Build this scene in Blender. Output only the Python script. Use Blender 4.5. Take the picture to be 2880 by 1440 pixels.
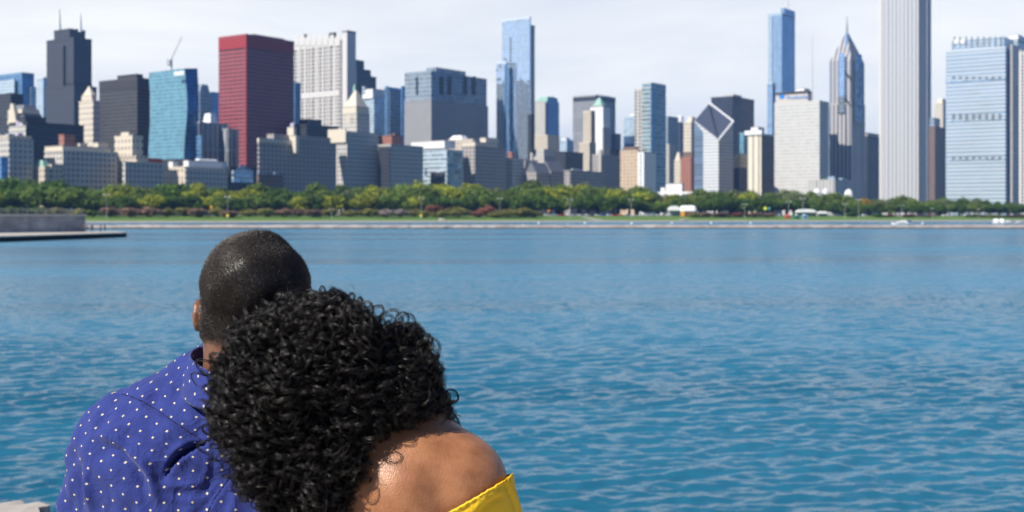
import bpy, bmesh, math, random
import numpy as np
from mathutils import Vector, Matrix, Quaternion

for _o in list(bpy.data.objects):
    bpy.data.objects.remove(_o)
SC = bpy.context.scene
COL = SC.collection
R = math.radians
rng = np.random.default_rng(7)
random.seed(7)

# ------------------------------------------------------------------ camera
F, CX, HZ, CAMH = 3470.0, 1440.0, 610.0, 4.0        # focal length, axis, horizon (photo pixels); eye 4 m above the lake
cam = bpy.data.cameras.new("camera")
cam.sensor_width = 36.0
cam.lens = 36.0 * F / 2880.0
cam.shift_y = (HZ - 720.0) / 2880.0
cam.clip_start, cam.clip_end = 0.05, 60000.0
cam.dof.use_dof = True
cam.dof.focus_distance = 1.72
cam.dof.aperture_fstop = 10.0
camo = bpy.data.objects.new("camera", cam)
camo.location = (0, 0, CAMH)
camo.rotation_euler = (R(90), 0, 0)
COL.objects.link(camo)
SC.camera = camo

# ------------------------------------------------------------------ sky, sun, exposure
SUN_EL = R(42.0)
TO_SUN = Vector((-0.743 * math.cos(SUN_EL), -0.669 * math.cos(SUN_EL), math.sin(SUN_EL)))
W = bpy.data.worlds.new("World")
SC.world = W
W.use_nodes = True
nt = W.node_tree
nt.nodes.clear()
N = nt.nodes.new
wout = N("ShaderNodeOutputWorld")
wbg = N("ShaderNodeBackground")
sky = N("ShaderNodeTexSky")
sky.sky_type = 'NISHITA'
sky.sun_disc = False
sky.sun_elevation = SUN_EL
sky.sun_rotation = R(228.0)
sky.altitude = 180.0
sky.air_density, sky.dust_density, sky.ozone_density = 1.0, 0.2, 3.0
wbg.inputs["Strength"].default_value = 0.05
tc = N("ShaderNodeTexCoord")
sep = N("ShaderNodeSeparateXYZ")
nt.links.new(tc.outputs["Generated"], sep.inputs[0])
mp = N("ShaderNodeMapping")
mp.inputs["Scale"].default_value = (1.6, 1.6, 7.0)
mp.inputs["Rotation"].default_value = (0.0, R(9), 0.0)
nt.links.new(tc.outputs["Generated"], mp.inputs[0])
cn = N("ShaderNodeTexNoise")
cn.inputs["Scale"].default_value = 2.3
cn.inputs["Detail"].default_value = 7.0
cn.inputs["Roughness"].default_value = 0.52
cn.inputs["Distortion"].default_value = 0.5
nt.links.new(mp.outputs[0], cn.inputs[0])
cr = N("ShaderNodeMapRange")
cr.inputs["From Min"].default_value, cr.inputs["From Max"].default_value = 0.36, 0.66
nt.links.new(cn.outputs["Fac"], cr.inputs["Value"])
# thin cloud and moist air low over the city, clear blue higher up and behind
el = N("ShaderNodeMapRange")
el.interpolation_type = 'SMOOTHSTEP'
el.inputs["From Min"].default_value, el.inputs["From Max"].default_value = 0.50, 0.10
el.inputs["To Min"].default_value, el.inputs["To Max"].default_value = 0.0, 1.0
nt.links.new(sep.outputs["Z"], el.inputs["Value"])
az = N("ShaderNodeMapRange")
az.interpolation_type = 'SMOOTHSTEP'
az.inputs["From Min"].default_value, az.inputs["From Max"].default_value = -0.15, 0.50
azd = N("ShaderNodeVectorMath"); azd.operation = 'DOT_PRODUCT'
azd.inputs[1].default_value = (-0.55, 0.83, 0.0)
nt.links.new(tc.outputs["Generated"], azd.inputs[0])
nt.links.new(azd.outputs["Value"], az.inputs["Value"])
m1 = N("ShaderNodeMath"); m1.operation = 'MULTIPLY'
nt.links.new(el.outputs[0], m1.inputs[0]); nt.links.new(az.outputs[0], m1.inputs[1])
m2 = N("ShaderNodeMath"); m2.operation = 'MULTIPLY_ADD'
m2.inputs[1].default_value, m2.inputs[2].default_value = 0.24, 0.74
nt.links.new(cr.outputs[0], m2.inputs[0])
m3 = N("ShaderNodeMath"); m3.operation = 'MULTIPLY'
nt.links.new(m1.outputs[0], m3.inputs[0]); nt.links.new(m2.outputs[0], m3.inputs[1])
mixc = N("ShaderNodeMix"); mixc.data_type = 'RGBA'
nt.links.new(m3.outputs[0], mixc.inputs["Factor"])
tint = N("ShaderNodeMix"); tint.data_type = 'RGBA'; tint.blend_type = 'MULTIPLY'
tint.inputs["Factor"].default_value = 1.0
tint.inputs["B"].default_value = (0.72, 0.98, 1.45, 1)      # sky tinted bluer so that shaded faces turn blue
nt.links.new(sky.outputs[0], tint.inputs["A"])
nt.links.new(tint.outputs["Result"], mixc.inputs["A"])
mixc.inputs["B"].default_value = (18.9, 18.8, 17.8, 1)
nt.links.new(mixc.outputs["Result"], wbg.inputs["Color"])
nt.links.new(wbg.outputs[0], wout.inputs["Surface"])

sun = bpy.data.lights.new("sun", 'SUN')
sun.energy = 5.0
sun.angle = R(0.53)
sun.color = (1.0, 0.94, 0.84)
suno = bpy.data.objects.new("sun", sun)
suno.rotation_euler = TO_SUN.to_track_quat('Z', 'Y').to_euler()
suno.location = (-50, -20, 60)
COL.objects.link(suno)

SC.view_settings.view_transform = 'Standard'
SC.view_settings.look = 'None'
SC.view_settings.exposure = 0.4
SC.view_settings.gamma = 1.0
SC.render.engine = 'CYCLES'
SC.cycles.max_bounces = 7
SC.cycles.diffuse_bounces = 3
SC.cycles.glossy_bounces = 3
SC.cycles.transmission_bounces = 3
SC.cycles.transparent_max_bounces = 6
SC.cycles.caustics_reflective = False
SC.cycles.caustics_refractive = False
SC.cycles.sample_clamp_indirect = 4.0
SC.cycles.use_denoising = True

HAZE = 0.00006

# ------------------------------------------------------------------ helpers
def W3(px, py, Y):
    """point seen at photo pixel (px, py) at distance Y along the axis"""
    return np.array([(px - CX) * Y / F, Y, CAMH - (py - HZ) * Y / F])

def tag(o, label=None, cat=None, group=None, kind=None):
    if label: o["label"] = label
    if cat: o["category"] = cat
    if group: o["group"] = group
    if kind: o["kind"] = kind
    return o

def empty(name, loc, rz=0.0):
    o = bpy.data.objects.new(name, None)
    o.empty_display_size = 0.2
    o.location = loc
    o.rotation_euler = (0, 0, rz)
    COL.objects.link(o)
    return o

def link(name, me, parent=None):
    o = bpy.data.objects.new(name, me)
    COL.objects.link(o)
    if parent is not None:
        o.parent = parent
    return o

def mesh(name, v, f, mats, parent=None, smooth=False, uv=None, mi=None):
    """v: (n,3), f: list or (m,k) array, uv: per-loop list"""
    me = bpy.data.meshes.new(name)
    v = np.asarray(v, dtype=np.float32)
    if isinstance(f, np.ndarray):
        m, k = f.shape
        me.vertices.add(len(v)); me.vertices.foreach_set("co", v.ravel())
        me.loops.add(m * k); me.loops.foreach_set("vertex_index", f.astype(np.int32).ravel())
        me.polygons.add(m)
        me.polygons.foreach_set("loop_start", np.arange(0, m * k, k, dtype=np.int32))
        me.polygons.foreach_set("loop_total", np.full(m, k, dtype=np.int32))
        me.update(calc_edges=True)
    else:
        me.from_pydata([tuple(map(float, a)) for a in v], [], f)
    me.validate()
    if not isinstance(mats, (list, tuple)): mats = [mats]
    for m_ in mats:
        if m_ is not None: me.materials.append(m_)
    n = len(me.polygons)
    if smooth: me.polygons.foreach_set("use_smooth", np.ones(n, dtype=bool))
    if mi is not None: me.polygons.foreach_set("material_index", np.asarray(mi, dtype=np.int32))
    if uv is not None:
        l = me.uv_layers.new(name="UVMap")
        l.data.foreach_set("uv", np.asarray(uv, dtype=np.float32).ravel())
    me.update()
    return link(name, me, parent)

class MB:
    """collects boxes, tubes and lathes into ONE mesh"""
    def __init__(s): s.v, s.f = [], []
    def box(s, x0, x1, y0, y1, z0, z1):
        b = len(s.v)
        s.v += [(x0,y0,z0),(x1,y0,z0),(x1,y1,z0),(x0,y1,z0),(x0,y0,z1),(x1,y0,z1),(x1,y1,z1),(x0,y1,z1)]
        s.f += [tuple(b+i for i in q) for q in ((0,3,2,1),(4,5,6,7),(0,1,5,4),(1,2,6,5),(2,3,7,6),(3,0,4,7))]
        return s
    def tube(s, p, q, r0, r1=None, n=8):
        r1 = r0 if r1 is None else r1
        p, q = Vector(p), Vector(q)
        d = (q - p).normalized()
        a = d.orthogonal().normalized(); c = d.cross(a)
        b = len(s.v)
        for pt, r in ((p, r0), (q, r1)):
            for i in range(n):
                t = 2*math.pi*i/n
                s.v.append(tuple(pt + (a*math.cos(t) + c*math.sin(t))*r))
        for i in range(n):
            j = (i+1) % n
            s.f.append((b+i, b+j, b+n+j, b+n+i))
        s.f.append(tuple(b+i for i in reversed(range(n)))); s.f.append(tuple(b+n+i for i in range(n)))
        return s
    def lathe(s, prof, c=(0,0,0), n=16, sx=1, sy=1):
        b = len(s.v)
        for r, z in prof:
            for i in range(n):
                t = 2*math.pi*i/n
                s.v.append((c[0]+r*sx*math.cos(t), c[1]+r*sy*math.sin(t), c[2]+z))
        for k in range(len(prof)-1):
            for i in range(n):
                j = (i+1) % n
                s.f.append((b+k*n+i, b+k*n+j, b+(k+1)*n+j, b+(k+1)*n+i))
        s.f.append(tuple(b+i for i in reversed(range(n))))
        s.f.append(tuple(b+(len(prof)-1)*n+i for i in range(n)))
        return s
    def build(s, name, mat, parent=None, smooth=False):
        return mesh(name, s.v, s.f, mat, parent, smooth)

def copy_thing(o):
    c = o.copy(); COL.objects.link(c)
    for ch in o.children:
        d = ch.copy(); COL.objects.link(d); d.parent = c
        for g in ch.children:
            e = g.copy(); COL.objects.link(e); e.parent = d
    return c

# ------------------------------------------------------------------ materials
def new_mat(name):
    m = bpy.data.materials.new(name)
    m.use_nodes = True
    t = m.node_tree
    return m, t, t.nodes["Principled BSDF"]

def nd(t, kind, **kw):
    n = t.nodes.new(kind)
    for k, v in kw.items():
        if k in ("operation", "data_type", "blend_type", "interpolation_type", "noise_dimensions", "feature", "wave_type", "bands_direction", "vector_type", "attribute_name"):
            setattr(n, k, v)
        else:
            n.inputs[k].default_value = v
    return n

def math2(t, op, a, b=None, c=None):
    n = t.nodes.new("ShaderNodeMath"); n.operation = op
    for i, x in enumerate((a, b, c)):
        if x is None: continue
        if isinstance(x, (int, float)): n.inputs[i].default_value = x
        else: t.links.new(x, n.inputs[i])
    return n.outputs[0]

def mixrgb(t, fac, a, b, blend='MIX'):
    n = t.nodes.new("ShaderNodeMix"); n.data_type = 'RGBA'; n.blend_type = blend
    for k, x in (("Factor", fac), ("A", a), ("B", b)):
        s = n.inputs[k]
        if isinstance(x, (int, float)): s.default_value = x
        elif isinstance(x, tuple): s.default_value = (*x[:3], 1)
        else: t.links.new(x, s)
    return n.outputs["Result"]

_pl = {}
def plain(name, col, rough=0.7, var=0.12, scale=3.0, metal=0.0, bump=0.0, spec=0.4):
    """surface of one colour with mottling and roughness variation"""
    if name in _pl: return _pl[name]
    m, t, b = new_mat(name)
    tcn = t.nodes.new("ShaderNodeTexCoord")
    no = nd(t, "ShaderNodeTexNoise", Scale=scale, Detail=6.0, Roughness=0.6)
    t.links.new(tcn.outputs["Object"], no.inputs["Vector"])
    f = math2(t, 'MULTIPLY_ADD', no.outputs["Fac"], 2*var, 1-var)
    c = mixrgb(t, 1.0, tuple(col), (1, 1, 1), 'MULTIPLY')
    comb = t.nodes.new("ShaderNodeCombineColor")
    for i in range(3): t.links.new(f, comb.inputs[i])
    c = mixrgb(t, 1.0, tuple(col), comb.outputs[0], 'MULTIPLY')
    t.links.new(c, b.inputs["Base Color"])
    b.inputs["Roughness"].default_value = rough
    b.inputs["Metallic"].default_value = metal
    b.inputs["Specular IOR Level"].default_value = spec
    if bump:
        bn = nd(t, "ShaderNodeBump", Strength=bump, Distance=0.02)
        t.links.new(no.outputs["Fac"], bn.inputs["Height"]); t.links.new(bn.outputs[0], b.inputs["Normal"])
    _pl[name] = m
    return m

_fc = {}
def facade(name, wall, glass, bay=4.0, fl=4.0, wf=0.5, hf=0.55, grough=0.12, gmetal=0.0, var=0.5, wrough=0.75, wvar=0.10, bump=0.0):
    """wall with a grid of windows laid out in metres on the face: bay x floor pitch, wf x hf the glazed share"""
    if name in _fc: return _fc[name]
    m, t, b = new_mat(name)
    uv = t.nodes.new("ShaderNodeUVMap"); uv.uv_map = "UVMap"
    sp = t.nodes.new("ShaderNodeSeparateXYZ"); t.links.new(uv.outputs[0], sp.inputs[0])
    u = math2(t, 'DIVIDE', sp.outputs[0], bay); v = math2(t, 'DIVIDE', sp.outputs[1], fl)
    fu = math2(t, 'FRACT', u); fv = math2(t, 'FRACT', v)
    mu = math2(t, 'LESS_THAN', fu, wf); mv = math2(t, 'LESS_THAN', fv, hf)
    mask = math2(t, 'MULTIPLY', mu, mv)
    iu = math2(t, 'FLOOR', u); iv = math2(t, 'FLOOR', v)
    cb = t.nodes.new("ShaderNodeCombineXYZ"); t.links.new(iu, cb.inputs[0]); t.links.new(iv, cb.inputs[1])
    wn = t.nodes.new("ShaderNodeTexWhiteNoise"); wn.noise_dimensions = '2D'; t.links.new(cb.outputs[0], wn.inputs["Vector"])
    gv = math2(t, 'MULTIPLY_ADD', wn.outputs["Value"], var*1.6, 1-var*0.8)
    gc = t.nodes.new("ShaderNodeCombineColor")
    for i in range(3): t.links.new(gv, gc.inputs[i])
    gcol = mixrgb(t, 1.0, tuple(glass), gc.outputs[0], 'MULTIPLY')
    no = nd(t, "ShaderNodeTexNoise", Scale=0.06, Detail=8.0, Roughness=0.65)
    t.links.new(uv.outputs[0], no.inputs["Vector"])
    wv = math2(t, 'MULTIPLY_ADD', no.outputs["Fac"], 2*wvar, 1-wvar)
    wc = t.nodes.new("ShaderNodeCombineColor")
    for i in range(3): t.links.new(wv, wc.inputs[i])
    wcol = mixrgb(t, 1.0, tuple(wall), wc.outputs[0], 'MULTIPLY')
    t.links.new(mixrgb(t, mask, wcol, gcol), b.inputs["Base Color"])
    t.links.new(math2(t, 'MULTIPLY_ADD', mask, grough-wrough, wrough), b.inputs["Roughness"])
    if gmetal: t.links.new(math2(t, 'MULTIPLY', mask, gmetal), b.inputs["Metallic"])
    # each pane leans a hair differently, so reflections break up from pane to pane
    nm = t.nodes.new("ShaderNodeNewGeometry")
    off = t.nodes.new("ShaderNodeVectorMath"); off.operation = 'MULTIPLY_ADD'
    t.links.new(wn.outputs["Color"], off.inputs[0])
    k = 0.05 + bump
    off.inputs[1].default_value = (k, k, k)
    t.links.new(nm.outputs["Normal"], off.inputs[2])
    sb = t.nodes.new("ShaderNodeVectorMath"); sb.operation = 'SUBTRACT'
    t.links.new(off.outputs[0], sb.inputs[0]); sb.inputs[1].default_value = (k/2, k/2, k/2)
    nz = t.nodes.new("ShaderNodeVectorMath"); nz.operation = 'NORMALIZE'; t.links.new(sb.outputs[0], nz.inputs[0])
    t.links.new(nz.outputs[0], b.inputs["Normal"])
    _fc[name] = m
    return m
# ------------------------------------------------------------------ water
def water_material():
    m, t, b = new_mat("lake_water")
    geo = t.nodes.new("ShaderNodeNewGeometry")
    def nz(scale, sx, sy, rot, detail, rough):
        mpn = t.nodes.new("ShaderNodeMapping")
        mpn.vector_type = 'TEXTURE'
        mpn.inputs["Scale"].default_value = (1/sx, 1/sy, 1); mpn.inputs["Rotation"].default_value = (0, 0, R(rot))
        t.links.new(geo.outputs["Position"], mpn.inputs[0])
        n = nd(t, "ShaderNodeTexNoise", Scale=scale, Detail=detail, Roughness=rough)
        t.links.new(mpn.outputs[0], n.inputs["Vector"])
        return n.outputs["Fac"]
    big = nz(0.012, 0.30, 1.6, 4, 5.0, 0.6)        # cat's-paws: wind patches, the extra sky they reflect painted into the colour
    # wavelet slopes too small for the mesh: scattered normals, steeper on the side that leans into the wind
    sy_ = t.nodes.new("ShaderNodeSeparateXYZ"); t.links.new(geo.outputs["Position"], sy_.inputs[0])
    far_ = nd(t, "ShaderNodeMapRange"); t.links.new(sy_.outputs["Y"], far_.inputs["Value"])
    far_.inputs["From Min"].default_value, far_.inputs["From Max"].default_value = 15.0, 140.0
    far_.inputs["To Min"].default_value, far_.inputs["To Max"].default_value = 0.75, 1.75
    mpf = t.nodes.new("ShaderNodeMapping"); mpf.vector_type = 'TEXTURE'
    mpf.inputs["Scale"].default_value = (2.4, 1, 1); mpf.inputs["Rotation"].default_value = (0, 0, R(20))
    t.links.new(geo.outputs["Position"], mpf.inputs[0])
    sl = nd(t, "ShaderNodeTexNoise", Scale=5.5, Detail=6.0, Roughness=0.72); t.links.new(mpf.outputs[0], sl.inputs["Vector"])
    c0 = t.nodes.new("ShaderNodeVectorMath"); c0.operation = 'SUBTRACT'
    t.links.new(sl.outputs["Color"], c0.inputs[0]); c0.inputs[1].default_value = (0.5, 0.56, 0.5)
    c1 = t.nodes.new("ShaderNodeVectorMath"); c1.operation = 'MULTIPLY'
    t.links.new(c0.outputs[0], c1.inputs[0]); c1.inputs[1].default_value = (0.7, 1.25, 0.0)
    c2 = t.nodes.new("ShaderNodeVectorMath"); c2.operation = 'SCALE'
    t.links.new(c1.outputs[0], c2.inputs[0]); t.links.new(far_.outputs[0], c2.inputs["Scale"])
    c3 = t.nodes.new("ShaderNodeVectorMath"); c3.operation = 'ADD'
    t.links.new(c2.outputs[0], c3.inputs[0]); t.links.new(geo.outputs["Normal"], c3.inputs[1])
    c4 = t.nodes.new("ShaderNodeVectorMath"); c4.operation = 'NORMALIZE'; t.links.new(c3.outputs[0], c4.inputs[0])
    t.links.new(c4.outputs[0], b.inputs["Normal"])
    cr_ = nd(t, "ShaderNodeMapRange"); t.links.new(big, cr_.inputs["Value"])
    cr_.inputs["From Min"].default_value, cr_.inputs["From Max"].default_value = 0.41, 0.58
    c = mixrgb(t, cr_.outputs[0], (0.011, 0.101, 0.169), (0.035, 0.180, 0.290))
    t.links.new(c, b.inputs["Base Color"])
    rg = math2(t, 'MULTIPLY_ADD', cr_.outputs[0], 0.16, 0.12)
    t.links.new(rg, b.inputs["Roughness"])
    b.inputs["IOR"].default_value = 1.33
    b.inputs["Specular IOR Level"].default_value = 0.42
    return m
M_WATER = water_material()

def water_sheet():
    nr, nc = 1000, 460
    ys = np.concatenate([np.geomspace(5.0, 300.0, nr), np.geomspace(303, 1500, 40)])
    xs_n = np.linspace(-1, 1, nc)
    X = xs_n[None]*(0.50*ys[:, None]+4); Y = np.repeat(ys[:, None], nc, 1)
    # real wind waves: many short crests running across the view, each only where the mesh can carry it
    z = np.zeros_like(X)
    cell = np.gradient(ys)[:, None]
    r2 = np.random.default_rng(3)
    # gusts raise and calm the chop in broad patches
    g = sum(np.sin(X*kx + Y*ky + p) for kx, ky, p in [(r2.uniform(-.05, .05), r2.uniform(.05, .22), r2.uniform(0, 6.28)) for _ in range(7)])/7**.5
    gust = np.clip(1 + .38*g, .35, 1.7)
    for _ in range(84):
        lam = 0.20*(1.15/0.20)**r2.uniform(0, 1); ang = r2.normal(1.92, 0.38); ph = r2.uniform(0, 6.28)
        k = 2*math.pi/lam
        p = k*(X*math.cos(ang) + Y*math.sin(ang)) + ph
        p += .8*np.sin(.37*k*(X*math.cos(ang+.9) + Y*math.sin(ang+.9)) + ph*2)
        w = np.clip((lam/cell - 2.6)/1.6, 0, 1)
        z += w*0.0035*lam**0.58*(np.sin(p) + 0.22*np.sin(2*p+1.2))
    z *= gust
    z[-40:] *= np.linspace(1, 0, 40)[:, None]
    n = len(ys)
    v = np.stack([X, Y, z], -1)
    i = np.arange(n*nc).reshape(n, nc)
    f = np.stack([i[:-1, :-1], i[:-1, 1:], i[1:, 1:], i[1:, :-1]], -1).reshape(-1, 4)
    o = mesh("water", v.reshape(-1, 3), f, M_WATER, smooth=True)
    tag(o, "blue lake with small wind ripples reaching to the far shore", kind="structure")
    far = mesh("water", [(-9000, -60, -0.35), (9000, -60, -0.35), (9000, 1500, -0.35), (-9000, 1500, -0.35)], [(0, 1, 2, 3)], M_WATER)
    tag(far, "open lake water to both sides", kind="structure")
water_sheet()

# ------------------------------------------------------------------ far shore
SA = np.array([(0-CX)/F*816.0, 816.0]); SB = np.array([(2880-CX)/F*1110.0, 1110.0])
ST = (SB-SA)/np.linalg.norm(SB-SA); SN = np.array([-ST[1], ST[0]])
def land_xy(px, d):
    a = (px-CX)/F
    p = SA + SN*d
    s = (a*p[1]-p[0])/(ST[0]-a*ST[1])
    return p + ST*s
PROF = [(0.0, 0.95), (9.0, 1.1), (12.0, 1.35), (34.0, 2.9), (56.0, 4.2), (78.0, 4.75), (98.0, 4.85), (130.0, 5.4), (400.0, 6.0), (9000.0, 7.0)]
def land_z(d):
    return float(np.interp(d, [p[0] for p in PROF], [p[1] for p in PROF]))
def strip(name, d0, d1, mat, label, lift=0.0, skirt=False, s0=-2600, s1=6000, n=120, rough=0.0):
    ds = sorted({d0, d1} | {p[0] for p in PROF if d0 < p[0] < d1})
    prof = [(d, land_z(d)+lift) for d in ds]
    if skirt: prof = [(d0-0.25, -2.0)] + prof
    ss = np.linspace(s0, s1, n)
    v = []
    for d, z in prof:
        for s in ss:
            p = SA + SN*d + ST*s
            v.append((p[0], p[1], z))
    i = np.arange(len(v)).reshape(len(prof), n)
    f = np.stack([i[:-1, :-1], i[:-1, 1:], i[1:, 1:], i[1:, :-1]], -1).reshape(-1, 4)
    o = mesh(name, v, f, mat)
    tag(o, label, kind="structure")
    return o
def grass_mat():
    m, t, b = new_mat("lawn_grass")
    geo = t.nodes.new("ShaderNodeNewGeometry")
    n1 = nd(t, "ShaderNodeTexNoise", Scale=0.05, Detail=8.0, Roughness=0.65); t.links.new(geo.outputs["Position"], n1.inputs["Vector"])
    c = mixrgb(t, n1.outputs["Fac"], (0.058, 0.135, 0.012), (0.135, 0.235, 0.028))
    t.links.new(c, b.inputs["Base Color"]); b.inputs["Roughness"].default_value = 0.9
    return m
M_GRASS = grass_mat()
M_CONC = plain("promenade_concrete", (0.34, 0.32, 0.28), 0.85, 0.2, 0.2)
M_ASPH = plain("road_asphalt", (0.055, 0.055, 0.058), 0.9, 0.15, 0.3)
M_SOIL = plain("city_ground", (0.07, 0.09, 0.045), 0.95, 0.3, 0.02)
strip("promenade", 0.0, 10.0, M_CONC, "pale concrete lakefront walk along the far shore", skirt=True)
strip("lawn", 10.0, 78.0, M_GRASS, "bright green lawn sloping up from the far shore walk")
strip("road", 78.0, 98.0, M_ASPH, "asphalt shore drive behind the lawn")
strip("ground", 98.0, 9000.0, M_SOIL, "park and city ground behind the shore drive", s0=-9000, s1=14000)

def footpath(pxs, name="path"):
    v, f = [], []
    for px, d, w in pxs:
        for sgn in (-1, 1):
            p = land_xy(px + sgn*w, d); v.append((p[0], p[1], land_z(d)+0.06))
    for i in range(len(pxs)-1): f.append((2*i, 2*i+1, 2*i+3, 2*i+2))
    tag(mesh(name, v, f, M_CONC), "pale footpath crossing the lawn on the far shore", kind="structure")
footpath([(1622, 66, 5), (1640, 50, 9), (1662, 30, 12), (1690, 10.5, 16)])

# ------------------------------------------------------------------ breakwater of stone
def breakwater():
    Y0 = 421.0
    n = 900
    xs = np.linspace(-420, 420, n)
    r = np.random.default_rng(11)
    def rough(amp, k): 
        a = r.normal(0, 1, n); ker = np.ones(k)/k
        return amp*np.convolve(a, ker, 'same')*math.sqrt(k)*0.6
    rows = []
    for dy, z, a in ((-1.6, -1.0, 0.1), (-1.3, 0.15, 0.25), (-0.8, 0.75, 0.2), (0.0, 1.22, 0.16), (1.6, 1.26, 0.16), (2.6, 0.5, 0.2), (3.2, -1.0, 0.1)):
        rows.append(np.stack([xs, Y0+dy+rough(a*1.5, 3), z+rough(a*0.6, 2)+rough(a*0.6, 9)], 1))
    v = np.concatenate(rows)
    i = np.arange(len(v)).reshape(len(rows), n)
    f = np.stack([i[:-1, :-1], i[:-1, 1:], i[1:, 1:], i[1:, :-1]], -1).reshape(-1, 4)
    m, t, b = new_mat("breakwater_stone")
    geo = t.nodes.new("ShaderNodeNewGeometry")
    n1 = nd(t, "ShaderNodeTexVoronoi", Scale=0.45); t.links.new(geo.outputs["Position"], n1.inputs["Vector"])
    n2 = nd(t, "ShaderNodeTexNoise", Scale=0.12, Detail=6.0); t.links.new(geo.outputs["Position"], n2.inputs["Vector"])
    sp = t.nodes.new("ShaderNodeSeparateColor"); t.links.new(n1.outputs["Color"], sp.inputs[0])
    c = mixrgb(t, sp.outputs[0], (0.22, 0.20, 0.18), (0.52, 0.48, 0.44))
    c = mixrgb(t, n2.outputs["Fac"], c, (0.30, 0.24, 0.22))
    sz = t.nodes.new("ShaderNodeSeparateXYZ"); t.links.new(geo.outputs["Position"], sz.inputs[0])
    wet = nd(t, "ShaderNodeMapRange"); t.links.new(sz.outputs["Z"], wet.inputs["Value"])
    wet.inputs["From Min"].default_value, wet.inputs["From Max"].default_value = 0.55, 0.25
    c = mixrgb(t, wet.outputs[0], c, (0.03, 0.035, 0.03))
    t.links.new(c, b.inputs["Base Color"]); b.inputs["Roughness"].default_value = 0.85
    tag(mesh("breakwater", v, f, m), "low rubble stone breakwater lying across the whole lake before the far shore", "breakwater")
breakwater()

# ------------------------------------------------------------------ pier with retaining wall (left)
def pier():
    root = empty("pier", W3(150, 660, 225.0)*np.array([1, 1, 0]))
    tag(root, "concrete pier with a dark sheet piled edge reaching in from the left", "pier")
    ox, oy = root.location.x, root.location.y
    A = ((-60-CX)/F*189, 189.0); B = ((340-CX)/F*240, 240.0); C = ((357-CX)/F*246, 246.0); D = ((330-CX)/F*262, 262.0); E_ = (-150.0, 262.0)
    ring = [A, B, C, D, E_]
    v = [(x-ox, y-oy, 0.72) for x, y in ring] + [(x-ox, y-oy, 0.95) for x, y in ring]
    n = len(ring)
    f = [tuple(range(n, 2*n)), tuple(reversed(range(n)))] + [(i, (i+1) % n, n+(i+1) % n, n+i) for i in range(n)]
    mesh("deck", v, f, plain("pier_deck", (0.46, 0.42, 0.36), 0.85, 0.2, 0.15), root)
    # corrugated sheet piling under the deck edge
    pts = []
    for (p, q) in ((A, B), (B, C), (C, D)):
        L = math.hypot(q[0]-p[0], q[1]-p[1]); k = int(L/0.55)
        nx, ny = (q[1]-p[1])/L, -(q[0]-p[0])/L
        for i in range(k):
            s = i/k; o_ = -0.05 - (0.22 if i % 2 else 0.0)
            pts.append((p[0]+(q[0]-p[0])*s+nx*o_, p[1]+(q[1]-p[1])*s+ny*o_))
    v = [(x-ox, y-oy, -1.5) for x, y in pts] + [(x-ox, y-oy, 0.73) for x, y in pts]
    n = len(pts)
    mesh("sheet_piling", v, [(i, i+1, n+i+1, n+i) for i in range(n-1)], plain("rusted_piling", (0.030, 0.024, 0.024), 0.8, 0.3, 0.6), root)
    # wall
    wr = empty("retaining_wall", (((240-CX)/F*252), 252.0, 0.95), math.atan2(.8, .6))
    tag(wr, "stained grey concrete retaining wall standing on the pier", "wall")
    m, t, b = new_mat("stained_concrete")
    tcn = t.nodes.new("ShaderNodeTexCoord")
    mpn = t.nodes.new("ShaderNodeMapping"); mpn.inputs["Scale"].default_value = (0.30, 0.30, 0.55)
    t.links.new(tcn.outputs["Object"], mpn.inputs[0])
    n1 = nd(t, "ShaderNodeTexNoise", Scale=0.9, Detail=8.0, Roughness=0.6); t.links.new(mpn.outputs[0], n1.inputs["Vector"])
    rp = nd(t, "ShaderNodeMapRange"); t.links.new(n1.outputs["Fac"], rp.inputs["Value"])
    rp.inputs["From Min"].default_value, rp.inputs["From Max"].default_value = 0.38, 0.66
    c = mixrgb(t, rp.outputs[0], (0.21, 0.22, 0.24), (0.40, 0.41, 0.42))
    t.links.new(c, b.inputs["Base Color"]); b.inputs["Roughness"].default_value = 0.9
    w = MB(); x = -150.0
    xr = 0.0
    while xr > -150:
        w.box(xr-12.45, xr, 0.0, 1.2, 0.0, 3.2); xr -= 12.5      # cast lengths with joints
    w.build("wall_panel", m, wr)
    MB().box(-150, 0.25, -0.25, 1.45, 3.2, 3.62).build("coping", plain("coping_stone", (0.52, 0.49, 0.43), 0.8, 0.15, 0.3), wr)
    rail = MB()
    for i in range(0, 44): rail.tube((-i*2.0-0.4, 0.9, 3.62), (-i*2.0-0.4, 0.9, 4.55), 0.035)
    rail.tube((0, 0.9, 4.55), (-90, 0.9, 4.55), 0.04); rail.tube((0, 0.9, 4.1), (-90, 0.9, 4.1), 0.03)
    rail.build("railing", plain("railing_steel", (0.42, 0.43, 0.44), 0.5, 0.1, 2.0), wr)
pier()
# ------------------------------------------------------------------ city: street grid turned so that south walls face the sun, east walls the lake
EDIR = np.array([0.814, -0.581]); NDIR = np.array([0.581, 0.814])
GRID_RZ = math.atan2(-0.581, 0.814)
M_ROOF = plain("roof_gravel", (0.30, 0.29, 0.28), 0.9, 0.2, 0.2)

def corner(px, E):
    a = (px-CX)/F
    Y = E/(0.581-0.814*a)
    return np.array([a*Y, Y])
def to_w(P, px):
    a = (px-CX)/F
    return (P[0]-a*P[1])/(0.814+0.581*a)
def to_n(P, px):
    b = (px-CX)/F
    return (b*P[1]-P[0])/(0.581-0.814*b)

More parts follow.
